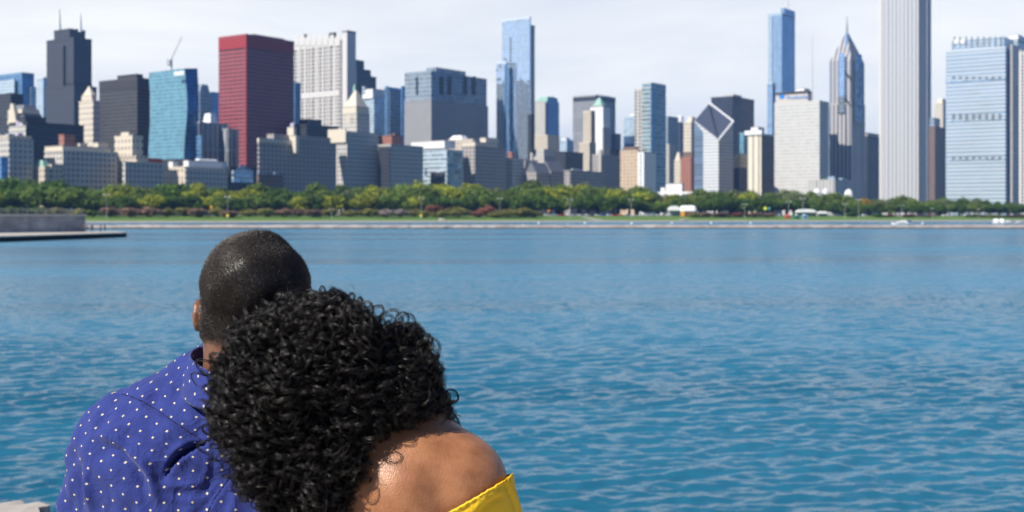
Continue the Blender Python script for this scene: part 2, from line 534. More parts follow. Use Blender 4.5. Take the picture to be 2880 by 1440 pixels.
class Bld:
    """one building: an Empty at its south-east corner, x east, y north"""
    def __init__(s, name, label, cat, xc, E, group=None):
        s.P = corner(xc, E); s.E = E; s.xc = xc
        s.root = empty(name, (s.P[0], s.P[1], 0.0), GRID_RZ)
        tag(s.root, label, cat, group)
    def local(s, P):
        d = P - s.P
        return float(d @ EDIR), float(d @ NDIR)
    def at(s, px, d):
        """point of the south wall (set back d) or, right of the corner, of the east wall, seen at px"""
        if px <= s.xc + 1e-6:
            Q = s.P + NDIR*d
            return Q - EDIR*to_w(Q, px)
        Q = s.P - EDIR*d
        return Q + NDIR*to_n(Q, px)
    def z(s, py, P):
        return CAMH + (HZ-py)*P[1]/F
    def box(s, part, xl, xc, xr, yt, style, yb=None, dE=0.0, taper=None, tops=None, cap=True, depth=None, parent=None):
        P = s.at(xc, dE)
        w = to_w(P, xl) if xl < xc else 8.0
        n = to_n(P, xr) if xr > xc else 8.0
        if depth: 
            if xr <= xc: n = depth
            if xl >= xc: w = depth
        x0, y0 = s.local(P)
        z0 = 0.0 if yb is None else s.z(yb, P)
        z1 = s.z(yt, P)
        xa, xb, ya, yb_ = x0-w, x0, y0, y0+n
        zt = [z1]*4                      # SW, SE, NE, NW
        if tops: zt = [s.z(q, P) for q in tops]
        if taper is not None:
            tx, ty = taper if isinstance(taper, tuple) else (taper, taper)
            cx_, cy_ = (xa+xb)/2, (ya+yb_)/2
            T = [(cx_+(x-cx_)*tx, cy_+(y-cy_)*ty) for x, y in ((xa, ya), (xb, ya), (xb, yb_), (xa, yb_))]
        else:
            T = [(xa, ya), (xb, ya), (xb, yb_), (xa, yb_)]
        Bq = [(xa, ya), (xb, ya), (xb, yb_), (xa, yb_)]
        v = [(x, y, z0) for x, y in Bq] + [(T[i][0], T[i][1], zt[i]) for i in range(4)]
        f = [(0, 1, 5, 4), (1, 2, 6, 5), (2, 3, 7, 6), (3, 0, 4, 7), (4, 5, 6, 7)]
        uv = []
        for q in f[:4]:
            ax = 0 if q in ((0, 1, 5, 4), (2, 3, 7, 6)) else 1
            base = xa if ax == 0 else ya
            for i in q: uv.append((v[i][ax]-base, v[i][2]-z0))
        for i in f[4]: uv.append((v[i][0], v[i][1]))
        o = mesh(part, v, f, [style, M_ROOF if taper is None and tops is None else style], parent or s.root, uv=uv, mi=[0, 0, 0, 0, 1])
        s.last = (xa, xb, ya, yb_, z0, z1)
        if cap and taper is None and tops is None:
            h = max(0.8, 0.012*(z1-z0))
            mb = MB()
            t_ = 0.9
            mb.box(xa-.25, xb+.25, ya-.25, ya+t_, z1, z1+h); mb.box(xb-t_, xb+.25, ya+t_, yb_+.25, z1, z1+h)
            mb.box(xa-.25, xb-t_, yb_-t_, yb_+.25, z1, z1+h); mb.box(xa-.25, xa+t_, ya+t_, yb_-t_, z1, z1+h)
            mb.build("parapet", cap if not isinstance(cap, bool) else style_wall(style), parent or s.root)
        return o
    def roof_gear(s, n=3, seed=1, col=(0.40, 0.40, 0.41)):
        """lift houses and air units on the last box's roof"""
        xa, xb, ya, yb, z0, z1 = s.last
        r = random.Random(seed)
        for _ in range(n):
            w, d, h = (xb-xa)*r.uniform(.10, .24), (yb-ya)*r.uniform(.12, .28), r.uniform(2.5, 6.0)
            x, y = r.uniform(xa+2, max(xa+2.1, xb-w-2)), r.uniform(ya+2, max(ya+2.1, yb-d-2))
            MB().box(x, x+w, y, y+d, z1+0.02, z1+h).build("plant_room", plain("plant_room_%d" % (r.randrange(3)), tuple(c*r.uniform(.7, 1.2) for c in col), 0.7), s.root)
    def mast(s, px, yt, yb, r0, r1, dE=0.0, mat=None, name="antenna"):
        P = s.P + NDIR*dE; P = P - EDIR*to_w(P, px); x, y = s.local(P)
        MB().tube((x, y, s.z(yb, P)), (x, y, s.z(yt, P)), r0, r1).build(name, mat or plain("mast_steel", (0.55, 0.55, 0.57), 0.5), s.root)

_wallof = {}
def style_wall(m):
    return _wallof.get(m.name, M_ROOF)
def FS(name, wall, glass, *a, **k):
    m = facade(name, wall, glass, *a, **k)
    _wallof[m.name] = plain(name + "_plain", wall, 0.75)
    return m

CREAM, STONE, WHITE, GREY = (0.60, 0.52, 0.41), (0.54, 0.51, 0.465), (0.74, 0.72, 0.68), (0.33, 0.33, 0.34)
DK = (0.025, 0.035, 0.05)
S_cream = FS("cream_masonry", CREAM, (0.13, 0.14, 0.16), 4.6, 5.0, 0.42, 0.5)
S_cream2 = FS("cream_terracotta", (0.66, 0.58, 0.46), (0.18, 0.18, 0.19), 5.5, 7.0, 0.38, 0.45)
S_stone = FS("grey_stone", STONE, (0.10, 0.12, 0.15), 5.0, 5.2, 0.45, 0.52)
S_stone2 = FS("weathered_stone", (0.40, 0.36, 0.33), (0.07, 0.085, 0.11), 6.0, 5.0, 0.50, 0.5)
S_pale = FS("pale_limestone", (0.56, 0.53, 0.47), (0.15, 0.17, 0.2), 5.2, 5.0, 0.45, 0.55)
S_brown = FS("brown_brick", (0.20, 0.13, 0.10), (0.04, 0.045, 0.06), 5.0, 4.6, 0.4, 0.5)
S_redbr = FS("red_brick", (0.36, 0.15, 0.10), (0.10, 0.07, 0.07), 5.0, 4.6, 0.4, 0.5)
S_dark = FS("dark_curtain_wall", (0.040, 0.042, 0.050), (0.020, 0.028, 0.042), 4.0, 4.6, 0.7, 0.6, grough=0.15)
S_black = FS("black_steel", (0.075, 0.072, 0.070), (0.028, 0.030, 0.036), 3.0, 4.8, 0.86, 0.62, grough=0.25)
S_willis = FS("black_aluminium", (0.052, 0.056, 0.070), (0.028, 0.036, 0.056), 4.6, 4.0, 0.6, 0.6, grough=0.15, var=.3)
S_red = FS("red_steel", (0.37, 0.080, 0.090), (0.085, 0.034, 0.046), 9.2, 4.9, 0.93, 0.50, grough=0.15, var=0.35)
S_redplain = plain("red_steel_band", (0.34, 0.035, 0.040), 0.55)
S_white = FS("white_marble_ribs", (0.60, 0.57, 0.53), (0.08, 0.08, 0.09), 8.0, 6.0, 0.66, 0.60, var=.3)
S_whitep = plain("white_marble", (0.64, 0.62, 0.59), 0.6)
S_teal = FS("teal_glass", (0.22, 0.40, 0.48), (0.13, 0.31, 0.41), 3.4, 4.4, 0.9, 0.86, grough=0.10, gmetal=0.30, var=0.28, bump=0.03)
S_bluegl = FS("blue_glass", (0.16, 0.30, 0.46), (0.10, 0.24, 0.44), 4.0, 4.4, 0.88, 0.8, grough=0.08, gmetal=0.55, var=0.35)
S_palegl = FS("pale_glass", (0.52, 0.60, 0.66), (0.34, 0.46, 0.56), 4.6, 5.5, 0.85, 0.62, grough=0.08, gmetal=0.45, var=0.5)
S_mirror = FS("mirror_glass", (0.55, 0.64, 0.73), (0.62, 0.75, 0.88), 5.0, 5.0, 0.94, 0.90, grough=0.03, gmetal=0.88, var=0.14)
S_greengl = FS("green_glass", (0.50, 0.55, 0.54), (0.12, 0.24, 0.29), 5.2, 7.5, 0.8, 0.72, grough=0.08, gmetal=0.35, var=0.7)
S_midcon = FS("grey_concrete_grid", (0.31, 0.31, 0.32), (0.20, 0.20, 0.215), 4.4, 4.2, 0.55, 0.5, var=.2)
S_midtop = FS("blue_window_grid", (0.30, 0.34, 0.38), (0.16, 0.24, 0.33), 6.2, 6.5, 0.62, 0.66, grough=0.1, gmetal=.3)
S_ribgrey = FS("grey_ribs", (0.36, 0.36, 0.37), (0.09, 0.10, 0.12), 7.0, 40.0, 0.45, 0.96)
S_aon = FS("white_granite_ribs", (0.52, 0.525, 0.53), (0.33, 0.335, 0.36), 8.2, 600.0, 0.42, 0.999, wvar=.06, var=.2)
S_pru = FS("white_limestone_blank", (0.60, 0.59, 0.56), (0.44, 0.44, 0.43), 3.4, 5.2, 0.94, 0.36, grough=.4, var=.25)
S_pru2 = FS("granite_stripes", (0.47, 0.44, 0.42), (0.12, 0.14, 0.19), 6.4, 300.0, 0.45, 0.999, var=.25)
S_bcbs = FS("blue_band_glass", (0.49, 0.55, 0.60), (0.36, 0.46, 0.56), 60.0, 7.0, 0.999, 0.55, grough=0.10, gmetal=0.25, var=.1)
S_trump = FS("steel_blue_glass", (0.40, 0.52, 0.63), (0.28, 0.43, 0.60), 5.5, 6.0, 0.85, 0.82, grough=0.08, gmetal=0.6, var=0.35)
S_crain = FS("white_band_wall", (0.70, 0.70, 0.69), (0.30, 0.34, 0.40), 40.0, 4.6, 0.999, 0.36, var=.15)
S_craind = FS("diamond_glass", (0.085, 0.095, 0.125), (0.075, 0.085, 0.120), 6.0, 6.0, 0.9, 0.9, grough=0.12, var=.3)
S_stripe = FS("cream_fin_stripes", (0.72, 0.66, 0.53), (0.16, 0.14, 0.12), 8.5, 300.0, 0.22, 0.999, var=.2)
S_blank = plain("blank_white_wall", (0.80, 0.80, 0.78), 0.7)
S_greenr = plain("green_copper", (0.30, 0.50, 0.40), 0.6)
S_slate = plain("slate_roof", (0.16, 0.17, 0.19), 0.6)
S_creamp = plain("cream_cornice", (0.66, 0.59, 0.47), 0.7)
S_whiter = plain("white_roof_sheet", (0.80, 0.80, 0.79), 0.6)

# -- far left -----------------------------------------------------------------
b = Bld("glass_tower", "pale blue glass tower with vertical setbacks at the left edge behind the dark tower", "tower", 62, 1900)
b.box("glass_shaft", -20, 62, 96, 208, S_bluegl); b.roof_gear(2, 3, (.5, .55, .6))
b.box("side_shaft", 22, 86, 102, 243, S_palegl, dE=-4, cap=False); b.box("corner_bay", -10, 40, 44, 222, S_palegl, dE=-6, cap=False)
b = Bld("slim_tower", "slim pale glass tower just left of the tall black tower with two antennas", "tower", 122, 2100)
b.box("glass_shaft", 104, 122, 134, 222, S_palegl)
b = Bld("skyscraper", "tall black stepped skyscraper with two white antennas on its roof", "skyscraper", 205, 1750)
b.box("lower_shaft", 128, 208, 272, 243, S_willis)
b.box("middle_shaft", 131, 207, 258, 110, S_willis, dE=6)
b.box("flank_shaft", 131, 178, 200, 128, S_willis, dE=2, cap=False)
b.box("core_shaft", 152, 196, 240, 86, S_willis, dE=14); b.roof_gear(3, 5)
b.box("mechanical_band", 130.5, 207.5, 259, 232, plain("louvre_band", (0.02, 0.022, 0.03), .6), yb=240, dE=5.2, cap=False)
b.mast(167, 25, 88, 3.2, 0.9, 30, plain("antenna_white", (0.75, 0.75, 0.76), .5)); b.mast(226, 38, 90, 3.2, 0.9, 30, plain("antenna_white", (0.75, 0.75, 0.76), .5))
b = Bld("office_block", "dark glass office block behind the domed roof building at the left edge", "office block", 30, 1500)
b.box("glass_block", -30, 30, 66, 266, S_dark); b.roof_gear(2, 9)
b = Bld("library_building", "dark building with a pale sloping crown roof below the tall black tower", "building", 70, 1320)
b.box("base_block", 2, 70, 130, 330, S_dark)
b.box("sloped_roof", 14, 66, 122, 292, S_slate, yb=330, dE=4, taper=0.55)
b.box("pediment", 20, 46, 54, 290, S_creamp, yb=348, dE=-2, taper=(0.25, 1)); b.box("cornice", 22, 62, 112, 306, S_creamp, yb=318, dE=3, cap=False)
b = Bld("slab_building", "long black slab building with a pale gridded end wall at left", "building", 76, 1200)
b.box("main_slab", 26, 76, 236, 345, S_dark); b.box("gridded_end", 24, 72, 73, 352, S_pale, dE=-3, cap=False); b.roof_gear(3, 8)
b = Bld("street_block", "grey office building with square windows at the far left of the street wall", "building", 26, 1020)
b.box("main_block", -40, 26, 94, 392, S_stone); b.box("attic", -30, 24, 90, 382, S_cream, yb=392, dE=4); b.roof_gear(3, 4)
b.box("blue_bay", -30, 4, 24, 440, S_bluegl, dE=-22, cap=False)
b = Bld("low_hall", "low cream hall with a green copper roof left of the long grey hotel", "building", 100, 1005)
b.box("hall", 80, 126, 150, 470, S_cream); b.box("copper_roof", 96, 122, 140, 450, S_greenr, yb=470, dE=3, taper=0.6)
b = Bld("grand_hotel", "long grey stone hotel with cream end wall left of the small cream stepped block", "hotel", 177, 1010)
b.box("main_block", 124, 177, 330, 425, S_stone); b.box("attic", 126, 176, 310, 411, S_creamp, yb=425, dE=6)
b.box("penthouse", 205, 225, 246, 404, S_creamp, yb=412, dE=24); b.box("brick_penthouse", 165, 180, 212, 380, S_redbr, yb=412, dE=30)
b.box("water_tank_house", 262, 276, 304, 402, S_creamp, yb=418, dE=20); b.box("annex", 88, 145, 178, 464, S_cream, dE=-16)
b = Bld("pointed_tower", "narrow cream tower with a pointed pyramid top beside the tall black tower", "tower", 262, 1330)
b.box("shaft", 222, 262, 282, 286, S_cream2); b.box("belfry", 229, 258, 272, 268, S_cream2, yb=286, dE=4); b.box("pyramid_roof", 231, 257, 270, 240, S_creamp, yb=268, dE=5, taper=0.05)
b = Bld("office_box", "black steel office box with pale horizontal bands left of the teal glass tower", "office block", 386, 1330)
b.box("main_box", 279, 386, 422, 222, S_black); b.box("penthouse", 330, 384, 402, 209, S_dark, yb=222, dE=10)
b.box("top_band", 278.5, 386, 422.4, 222.5, plain("dark_band", (0.045, 0.045, 0.05), .6), yb=246, dE=-.6, cap=False)
b = Bld("cream_block", "small stepped cream block with a grey wing below the black office box", "building", 372, 1005)
b.box("tall_block", 322, 372, 402, 383, S_cream2); b.box("low_block", 330, 384, 416, 440, S_cream, dE=-14); b.box("stair_head", 340, 362, 378, 372, S_creamp, yb=383, dE=6)
b = Bld("red_sign_block", "low grey block with a red rooftop sign in front of the black office box", "building", 350, 985)
b.box("main_block", 344, 352, 460, 456, S_stone); b.box("rooftop_sign", 382, 384, 456, 443, plain("red_sign", (0.50, 0.05, 0.04), .6), yb=454, dE=9, cap=False)
# -- teal tower ---------------------------------------------------------------
b = Bld("teal_tower", "teal glass tower with wavy walls and a white sign at its top", "tower", 522, 1130)
P = b.P
S_tealrefl = FS("teal_glass_blue_reflection", (0.05, 0.14, 0.30), (0.03, 0.12, 0.32), 3.4, 4.4, 0.9, 0.86, grough=0.10, gmetal=0.3, var=0.4)  # teal glass again, the east side's blue reflection put into the colour
def wavy(b, xl, xc, xr, ytl, ytc, ytr, style):
    w, n = to_w(P, xl), to_n(P, xr)
    H = [b.z(ytl, P)*1.03, b.z(ytc, P), b.z(ytr, P)*1.02]
    lv = 44; v = []; f = []; uv = []
    for k in range(lv+1):
        t = k/lv
        off = 2.6*math.sin(t*9.5+0.6)
        ring = [(-w+off*.7, 0), (off, 0), (off*1.1, n*.5), (off*.6, n), (-w, n)]
        hs = [H[0], H[1], (H[1]+H[2])/2, H[2], H[0]]
        v += [(x, y, h*t) for (x, y), h in zip(ring, hs)]
    for k in range(lv):
        for i, ln in ((0, w), (1, n/2), (2, n/2), (3, w), (4, n)):
            j = (i+1) % 5; q = (k*5+i, k*5+j, (k+1)*5+j, (k+1)*5+i)
            u0 = {0: 0, 1: 0, 2: n/2, 3: 0, 4: 0}[i]
            f.append(q); uv += [(u0, v[q[0]][2]), (u0+ln, v[q[1]][2]), (u0+ln, v[q[2]][2]), (u0, v[q[3]][2])]
    f.append(tuple(range(lv*5, lv*5+5))); uv += [(v[i][0], v[i][1]) for i in range(lv*5, lv*5+5)]
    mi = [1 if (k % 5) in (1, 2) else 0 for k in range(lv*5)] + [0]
    return mesh("glass_walls", v, f, [style, S_tealrefl], b.root, uv=uv, mi=mi)
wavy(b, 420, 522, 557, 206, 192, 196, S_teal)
b.box("top_sign", 489, 517, 517.2, 199, S_whiter, yb=210, dE=-9, cap=False, depth=.6)
b.box("podium", 424, 528, 562, 448, S_dark, dE=-4)
k = empty("tower_crane", (*corner(482, 1180), 0)); tag(k, "thin tower crane standing above the teal glass tower roof", "crane")
kz = lambda py: CAMH+(HZ-py)*k.location.y/F
_s = k.location.y/F
MB().tube((0, 0, kz(230)), (0, 0, kz(165)), 1.2).build("mast", plain("crane_steel", (.55, .55, .55), .5), k)
MB().tube((-6*_s, 0, kz(178)), (30*_s, 0, kz(102)), 0.9, 0.5).build("jib", plain("crane_steel", (.55, .55, .55), .5), k)
MB().box(-11*_s, -2*_s, -3, 3, kz(184), kz(168)).build("counterweight", plain("crane_steel", (.55, .55, .55), .5), k)
b = Bld("sloped_tower", "grey glass tower with sloped shoulder right behind the teal tower", "tower", 560, 1600)
b.box("shaft", 550, 562, 597, 262, S_midtop); b.box("shoulder", 550, 561, 592, 236, S_midtop, yb=262, dE=3, taper=(1, .5))
b = Bld("blue_slab", "small far blue glass slab between the teal tower and the red tower", "tower", 594, 2100)
b.box("shaft", 588, 595, 618, 262, S_bluegl)
b = Bld("ribbed_block", "grey ribbed office block between the teal tower and the red tower", "office block", 561, 1075)
b.box("main_block", 556, 561, 642, 346, S_ribgrey); b.box("low_wing", 600, 642, 671, 364, S_ribgrey, dE=-12); b.box("crown", 570, 592, 612, 318, S_whiter, yb=346, dE=16, taper=.7); b.box("left_wing", 552, 566, 568, 380, S_bluegl, dE=-14, cap=False)
# -- red tower ----------------------------------------------------------------
b = Bld("red_tower", "broad red steel office tower with dark windows, the only red tower in the skyline", "tower", 692, 1180)
b.box("main_shaft", 615, 692, 827, 101, S_red); b.box("top_band", 614.4, 692, 827.6, 102, S_redplain, yb=133, dE=-.8, cap=False)
b.box("penthouse", 690, 712, 800, 97, S_redplain, yb=101, dE=30)
b.box("corner_column", 690.5, 692.6, 694.5, 101, S_redplain, dE=-1.2, cap=False)
b = Bld("cream_lowrise", "low cream row with tall narrow windows and white roof huts under the red tower", "building", 520, 985)
b.box("main_block", 460, 520, 640, 470, S_cream2); b.box("white_attic", 516, 530, 640, 452, S_whiter, yb=470, dE=8); b.box("east_front", 522, 524, 641, 474, S_stone, dE=-3, cap=False); b.box("roof_hut", 474, 486, 500, 455, S_whiter, yb=470, dE=12)
b.box("vault_roof", 545, 560, 615, 446, S_whiter, yb=453, dE=14, taper=(.5, .9))
b = Bld("dark_lowrise", "low dark glazed building between the cream low row and the wide brown hotel", "building", 646, 980)
b.box("main_block", 640, 646, 722, 470, S_dark); b.box("window_bay", 652, 656, 712, 478, S_palegl, dE=-4, cap=False, yb=512); b.roof_gear(4, 2, (.6, .3, .3))
b = Bld("brick_lowrise", "low dark red brick building tucked beside the wide brown hotel", "building", 728, 985)
b.box("main_block", 716, 728, 796, 492, S_brown); b.roof_gear(2, 6, (.5, .2, .2))
b = Bld("wide_hotel", "wide brown stone hotel with cream cornice in front of the red tower's right side", "hotel", 729, 1000)
b.box("main_block", 724, 729, 946, 393, S_stone2); b.box("cornice", 723, 728.5, 832, 388, S_creamp, yb=400, dE=-1.5, cap=False)
b.box("corner_bay", 818, 832, 842, 382, S_creamp, yb=430, dE=-8); b.box("turret", 808, 826, 834, 358, S_creamp, yb=394, dE=8); b.roof_gear(4, 12, (.5, .46, .4))
b.box("attic", 750, 770, 930, 378, S_stone2, yb=393, dE=16)
b = Bld("dark_roofs", "dark blue low office block behind the wide brown hotel's roof", "office block", 862, 1150)
b.box("main_block", 826, 862, 952, 352, S_dark); b.box("upper_block", 842, 868, 905, 336, S_dark, yb=352, dE=8)
b = Bld("blue_sliver", "narrow light blue glass building squeezed between red tower and white ribbed tower", "tower", 828, 1350)
b.box("shaft", 815, 829, 846, 236, S_bluegl)
b = Bld("white_tower", "tall white ribbed tower with notched crown right of the red tower", "tower", 976, 1330)
b.box("ribbed_shaft", 828, 962, 976, 126, S_white, dE=3, cap=False)
b.box("east_pier", 962, 976, 1001, 91, S_whitep)
b.box("crown", 828, 962, 976, 106, S_whitep, yb=126, dE=3, cap=False)
b.box("mechanical_band", 843, 954, 955, 253, S_whitep, yb=270, dE=1.6, cap=False, depth=4)
for i in range(8):
    x = 829 + i*16.6
    b.box("crown_fin", x, x+10, x+10.2, 97, S_whitep, yb=128, dE=2.2, cap=False, depth=5)
    b.box("rib", x+11, x+15, x+15.2, 127, S_whitep, dE=2.0, cap=False, depth=1.2)
b.box("slot", 958, 963, 963.2, 112, plain("dark_slot", (.03, .035, .05), .4), dE=1.5, cap=False, depth=3)
b.box("roof_box", 850, 860, 866, 97, plain("dark_band", (0.045, 0.045, 0.05), .6), yb=104, dE=20); b.box("roof_box", 925, 940, 946, 92, plain("dark_band", (0.045, 0.045, 0.05), .6), yb=104, dE=20)
b = Bld("stepped_tower", "dark blue stepped tower behind the white ribbed tower's right edge", "tower", 1002, 1800)
b.box("shaft", 985, 1003, 1058, 214, S_dark); b.box("upper_step", 985, 1003, 1043, 192, S_dark, yb=214, dE=2, cap=False); b.box("top_step", 985, 1002, 1024, 169, S_dark, yb=192, dE=4)
b = Bld("pyramid_tower", "grey stone tower with a tiered pyramid top and lantern above the street wall", "tower", 976, 1010)
b.box("main_block", 924, 976, 1063, 372, S_stone); b.box("west_wing", 922, 972, 975, 362, S_creamp, yb=400, dE=-2, cap=False, depth=12)
b.box("shaft", 961, 1003, 1040, 318, S_pale, yb=372, dE=18); b.box("colonnade", 963, 1002, 1038, 300, S_creamp, yb=322, dE=21)
b.box("pyramid_roof", 966, 1002, 1036, 251, S_creamp, yb=300, dE=23, taper=.12); b.box("lantern", 992, 998, 1003, 236, S_greenr, yb=256, dE=42, taper=.4)
for i in range(6): b.box("column", 966+i*6.3, 968.6+i*6.3, 968.8+i*6.3, 322, S_creamp, yb=348, dE=16.5, cap=False, depth=2)
b = Bld("pale_glass_block", "pale glass office block with a white top left of the portal framed glass block", "office block", 1050, 1500)
b.box("main_block", 1021, 1052, 1088, 272, S_palegl); b.box("white_top", 1019, 1048, 1086, 250, S_whiter, yb=276, dE=-1); b.box("fin", 1019, 1024, 1032, 244, S_palegl, yb=262, dE=-3)
b = Bld("portal_block", "glass office block framed by a blue portal edge beside the pale glass block", "office block", 1096, 1420)
b.box("main_block", 1084, 1096, 1136, 258, S_midtop); b.box("portal_post", 1082, 1090, 1092, 246, S_bluegl, dE=-3); b.box("portal_beam", 1084, 1094, 1139, 246, S_bluegl, yb=260, dE=-1); b.box("portal_post", 1128, 1131, 1139, 246, S_bluegl, dE=-36)
# -- grey block and right -------------------------------------------------------
b = Bld("grey_slab_tower", "broad grey concrete office tower with a blue glazed upper third", "tower", 1213, 1180)
b.box("lower_shaft", 1137, 1213, 1373, 284, S_midcon); b.box("upper_shaft", 1138.5, 1213, 1369, 200, S_midtop, yb=284, dE=1.5)
b.box("penthouse", 1200, 1226, 1310, 190, S_midtop, yb=200, dE=20)
for i, x in enumerate((1240, 1262, 1306, 1330)): b.box("dark_slot", x, x+.3, x+8, 214, plain("dark_slot", (.03, .035, .05), .4), yb=266, dE=-.6-(i*.02), cap=False, depth=1)
b.box("slot_band", 1170, 1173, 1173.2, 214, plain("dark_slot", (.03, .035, .05), .4), yb=266, dE=-.5, cap=False, depth=1)
b = Bld("brick_topped_block", "plain grey block with a red brick storey behind its flat roof", "building", 1098, 985)
b.box("main_block", 1063, 1098, 1190, 408, S_stone); b.box("brick_storey", 1064, 1102, 1132, 382, S_redbr, yb=408, dE=20); b.box("dark_front", 1063.5, 1096, 1098.3, 412, S_dark, dE=-1, cap=False, depth=2); b.box("tank_house", 1104, 1110, 1128, 376, S_brown, yb=408, dE=26)
b = Bld("white_topped_block", "grey glazed block with a bright white roof storey and dark rear box", "building", 1256, 995)
b.box("main_block", 1186, 1256, 1302, 422, S_palegl); b.box("white_storey", 1156, 1250, 1280, 396, S_whiter, yb=416, dE=22); b.box("glass_front", 1258, 1259, 1300, 424, S_greengl, dE=-3, cap=False); b.box("dark_annex", 1210, 1246, 1252, 486, S_dark, dE=-20); b.roof_gear(2, 21)
b = Bld("cream_corner_block", "cream and grey stone block just left of the mirrored glass tower", "building", 1336, 1000)
b.box("main_block", 1300, 1336, 1424, 412, S_stone2); b.box("cream_wing", 1258, 1330, 1340, 392, S_cream, yb=446, dE=14); b.box("cream_cornice", 1300, 1336, 1400, 400, S_creamp, yb=413, dE=4); b.box("dome_roof", 1262, 1300, 1320, 380, S_whiter, yb=392, dE=20, taper=.6)
b.box("roof_hut", 1350, 1366, 1402, 388, S_creamp, yb=401, dE=18)
b = Bld("mirror_tower", "tall mirrored glass tower with a slim side slab reflecting sky and dark neighbours", "tower", 1490, 1130)
b.box("main_shaft", 1412, 1490, 1493, 54, S_mirror, depth=30); b.box("side_slab", 1486, 1492, 1504, 76, S_pale, dE=8); b.box("low_shaft", 1396, 1424, 1428, 178, S_mirror, dE=-14, depth=26)
b.box("edge_fin", 1419, 1423.6, 1424.6, 180, S_bluegl, dE=-15.5, depth=4, cap=False)
for i in range(14): b.box("balcony_notch", 1433.5, 1437.5, 1437.7, 106+i*10, plain("dark_slot", (.03, .035, .05), .4), yb=112+i*10, dE=-.5, cap=False, depth=.8)
b.box("crown_screen", 1411.5, 1490, 1493.2, 52, S_palegl, yb=56, dE=-.4, depth=30, cap=False)
b.box("base_slab", 1484, 1494, 1504, 320, S_dark, dE=-6, cap=False)
b = Bld("slim_pale_block", "slim pale block with small square windows at the foot of the mirrored tower", "building", 1440, 1000)
b.box("main_block", 1418, 1440, 1474, 446, S_pale); b.box("roof_hut", 1428, 1440, 1448, 428, S_redbr, yb=446, dE=6); b.box("side_wing", 1470, 1476, 1512, 452, S_stone, dE=8); b.box("chimney_stack", 1492, 1496, 1502, 430, S_creamp, yb=452, dE=14)
for i, (x, yt) in enumerate(((1504, 462), (1545, 458))):
    b = Bld("gabled_house", ("dark stone gabled building at the foot of the mirrored tower", "second dark gabled stone building with a steeper slate roof right of the mirrored tower's foot")[i], "building", x+4, 975)
    b.box("main_block", x-26, x+4, x+42, yt+24, S_stone2); b.box("gable_roof", x-26, x+4, x+42, yt-6, S_slate, yb=yt+24, taper=(.06, 1))
b = Bld("dark_terrace", "dark low office block with flat roof between the gabled buildings and grey striped tower", "office block", 1590, 1040)
b.box("main_block", 1560, 1590, 1640, 428, S_dark); b.box("front_block", 1580, 1604, 1700, 480, S_stone2, dE=-40); b.roof_gear(3, 31)
b = Bld("green_gabled_tower", "pale tower with green gabled roofs right of the mirrored tower", "tower", 1536, 1450)
b.box("main_shaft", 1503, 1536, 1573, 288, S_palegl); b.box("cream_front", 1504, 1533, 1534, 284, S_pale, dE=-2, cap=False, depth=3); b.box("gable_roof", 1503, 1536, 1573, 268, S_greenr, yb=286, dE=.5, taper=(1, .06)); b.box("glass_gable", 1538, 1539, 1570, 272, S_bluegl, yb=392, dE=-3, cap=False, taper=(1, .9)); b.box("lower_block", 1502, 1540, 1574, 382, S_cream, dE=-50)
b.box("dark_corner", 1534, 1537, 1540, 290, S_dark, dE=-4, cap=False)
b = Bld("pale_stepped_block", "pale stepped grey block in front of the green gabled tower", "building", 1530, 1100)
b.box("main_block", 1500, 1530, 1580, 440, S_stone); b.box("upper_block", 1504, 1530, 1560, 420, S_pale, yb=440, dE=10)
b = Bld("small_blue_block", "small far pale blue block left of the grey striped tower", "building", 1592, 1900)
b.box("main_block", 1576, 1594, 1614, 396, S_palegl); b.box("roof_drum", 1580, 1592, 1604, 388, S_whiter, yb=396, dE=8)
b = Bld("striped_tower", "dark grey tower with vertical stripes behind the green topped white tower", "tower", 1676, 1500)
b.box("main_shaft", 1612, 1676, 1731, 270, S_ribgrey); b.box("top_band", 1611.6, 1676, 1731.4, 270.5, S_dark, yb=282, dE=-.5, cap=False); b.roof_gear(2, 2); b.box("low_wing", 1722, 1731, 1746, 378, S_dark, dE=-10)
b = Bld("cream_stepped_tower", "cream stepped tower standing left of the green topped white tower", "tower", 1662, 1250)
b.box("shaft", 1640, 1662, 1674, 314, S_cream); b.box("shoulder", 1628, 1658, 1676, 402, S_cream, dE=-16); b.box("dark_flank", 1664, 1666, 1672, 322, S_brown, dE=-2, cap=False)
b = Bld("green_topped_tower", "white tower with a small green pyramid top", "tower", 1696, 1300)
b.box("shaft", 1660, 1696, 1716, 300, S_blank); b.box("green_pyramid", 1664, 1693, 1708, 274, S_greenr, yb=300, dE=4, taper=.2); b.box("setback", 1694, 1697, 1718, 360, S_white, dE=-6); b.mast(1686, 262, 276, .8, .2, 14)
b = Bld("grey_lowrise", "grey mid height block with dark windows under the green topped white tower", "building", 1692, 1045)
b.box("main_block", 1665, 1692, 1752, 436, S_stone2); b.box("front_wing", 1700, 1716, 1754, 422, S_dark, dE=10); b.box("corner_turret", 1682, 1690, 1694, 424, S_pale, dE=-3); b.roof_gear(3, 7)
b = Bld("banded_white_block", "pale banded glass block left of the green glass apartment tower", "building", 1786, 1500)
b.box("main_block", 1754, 1786, 1796, 328, S_palegl); b.box("white_crown", 1772, 1787, 1797, 318, S_whiter, yb=328, dE=4); b.box("dark_base", 1756, 1788, 1800, 405, S_bluegl, dE=-30)
b = Bld("apartment_tower", "green tinted glass apartment tower with stepped top in mid skyline", "tower", 1831, 1060)
b.box("main_shaft", 1806, 1831, 1873, 236, S_greengl); b.box("pale_shaft", 1785, 1806, 1812, 252, S_white, dE=4); b.box("penthouse", 1822, 1836, 1872, 232, S_slate, yb=252, dE=.6, cap=False); b.box("lift_house", 1812, 1822, 1834, 234, S_whiter, yb=240, dE=8)
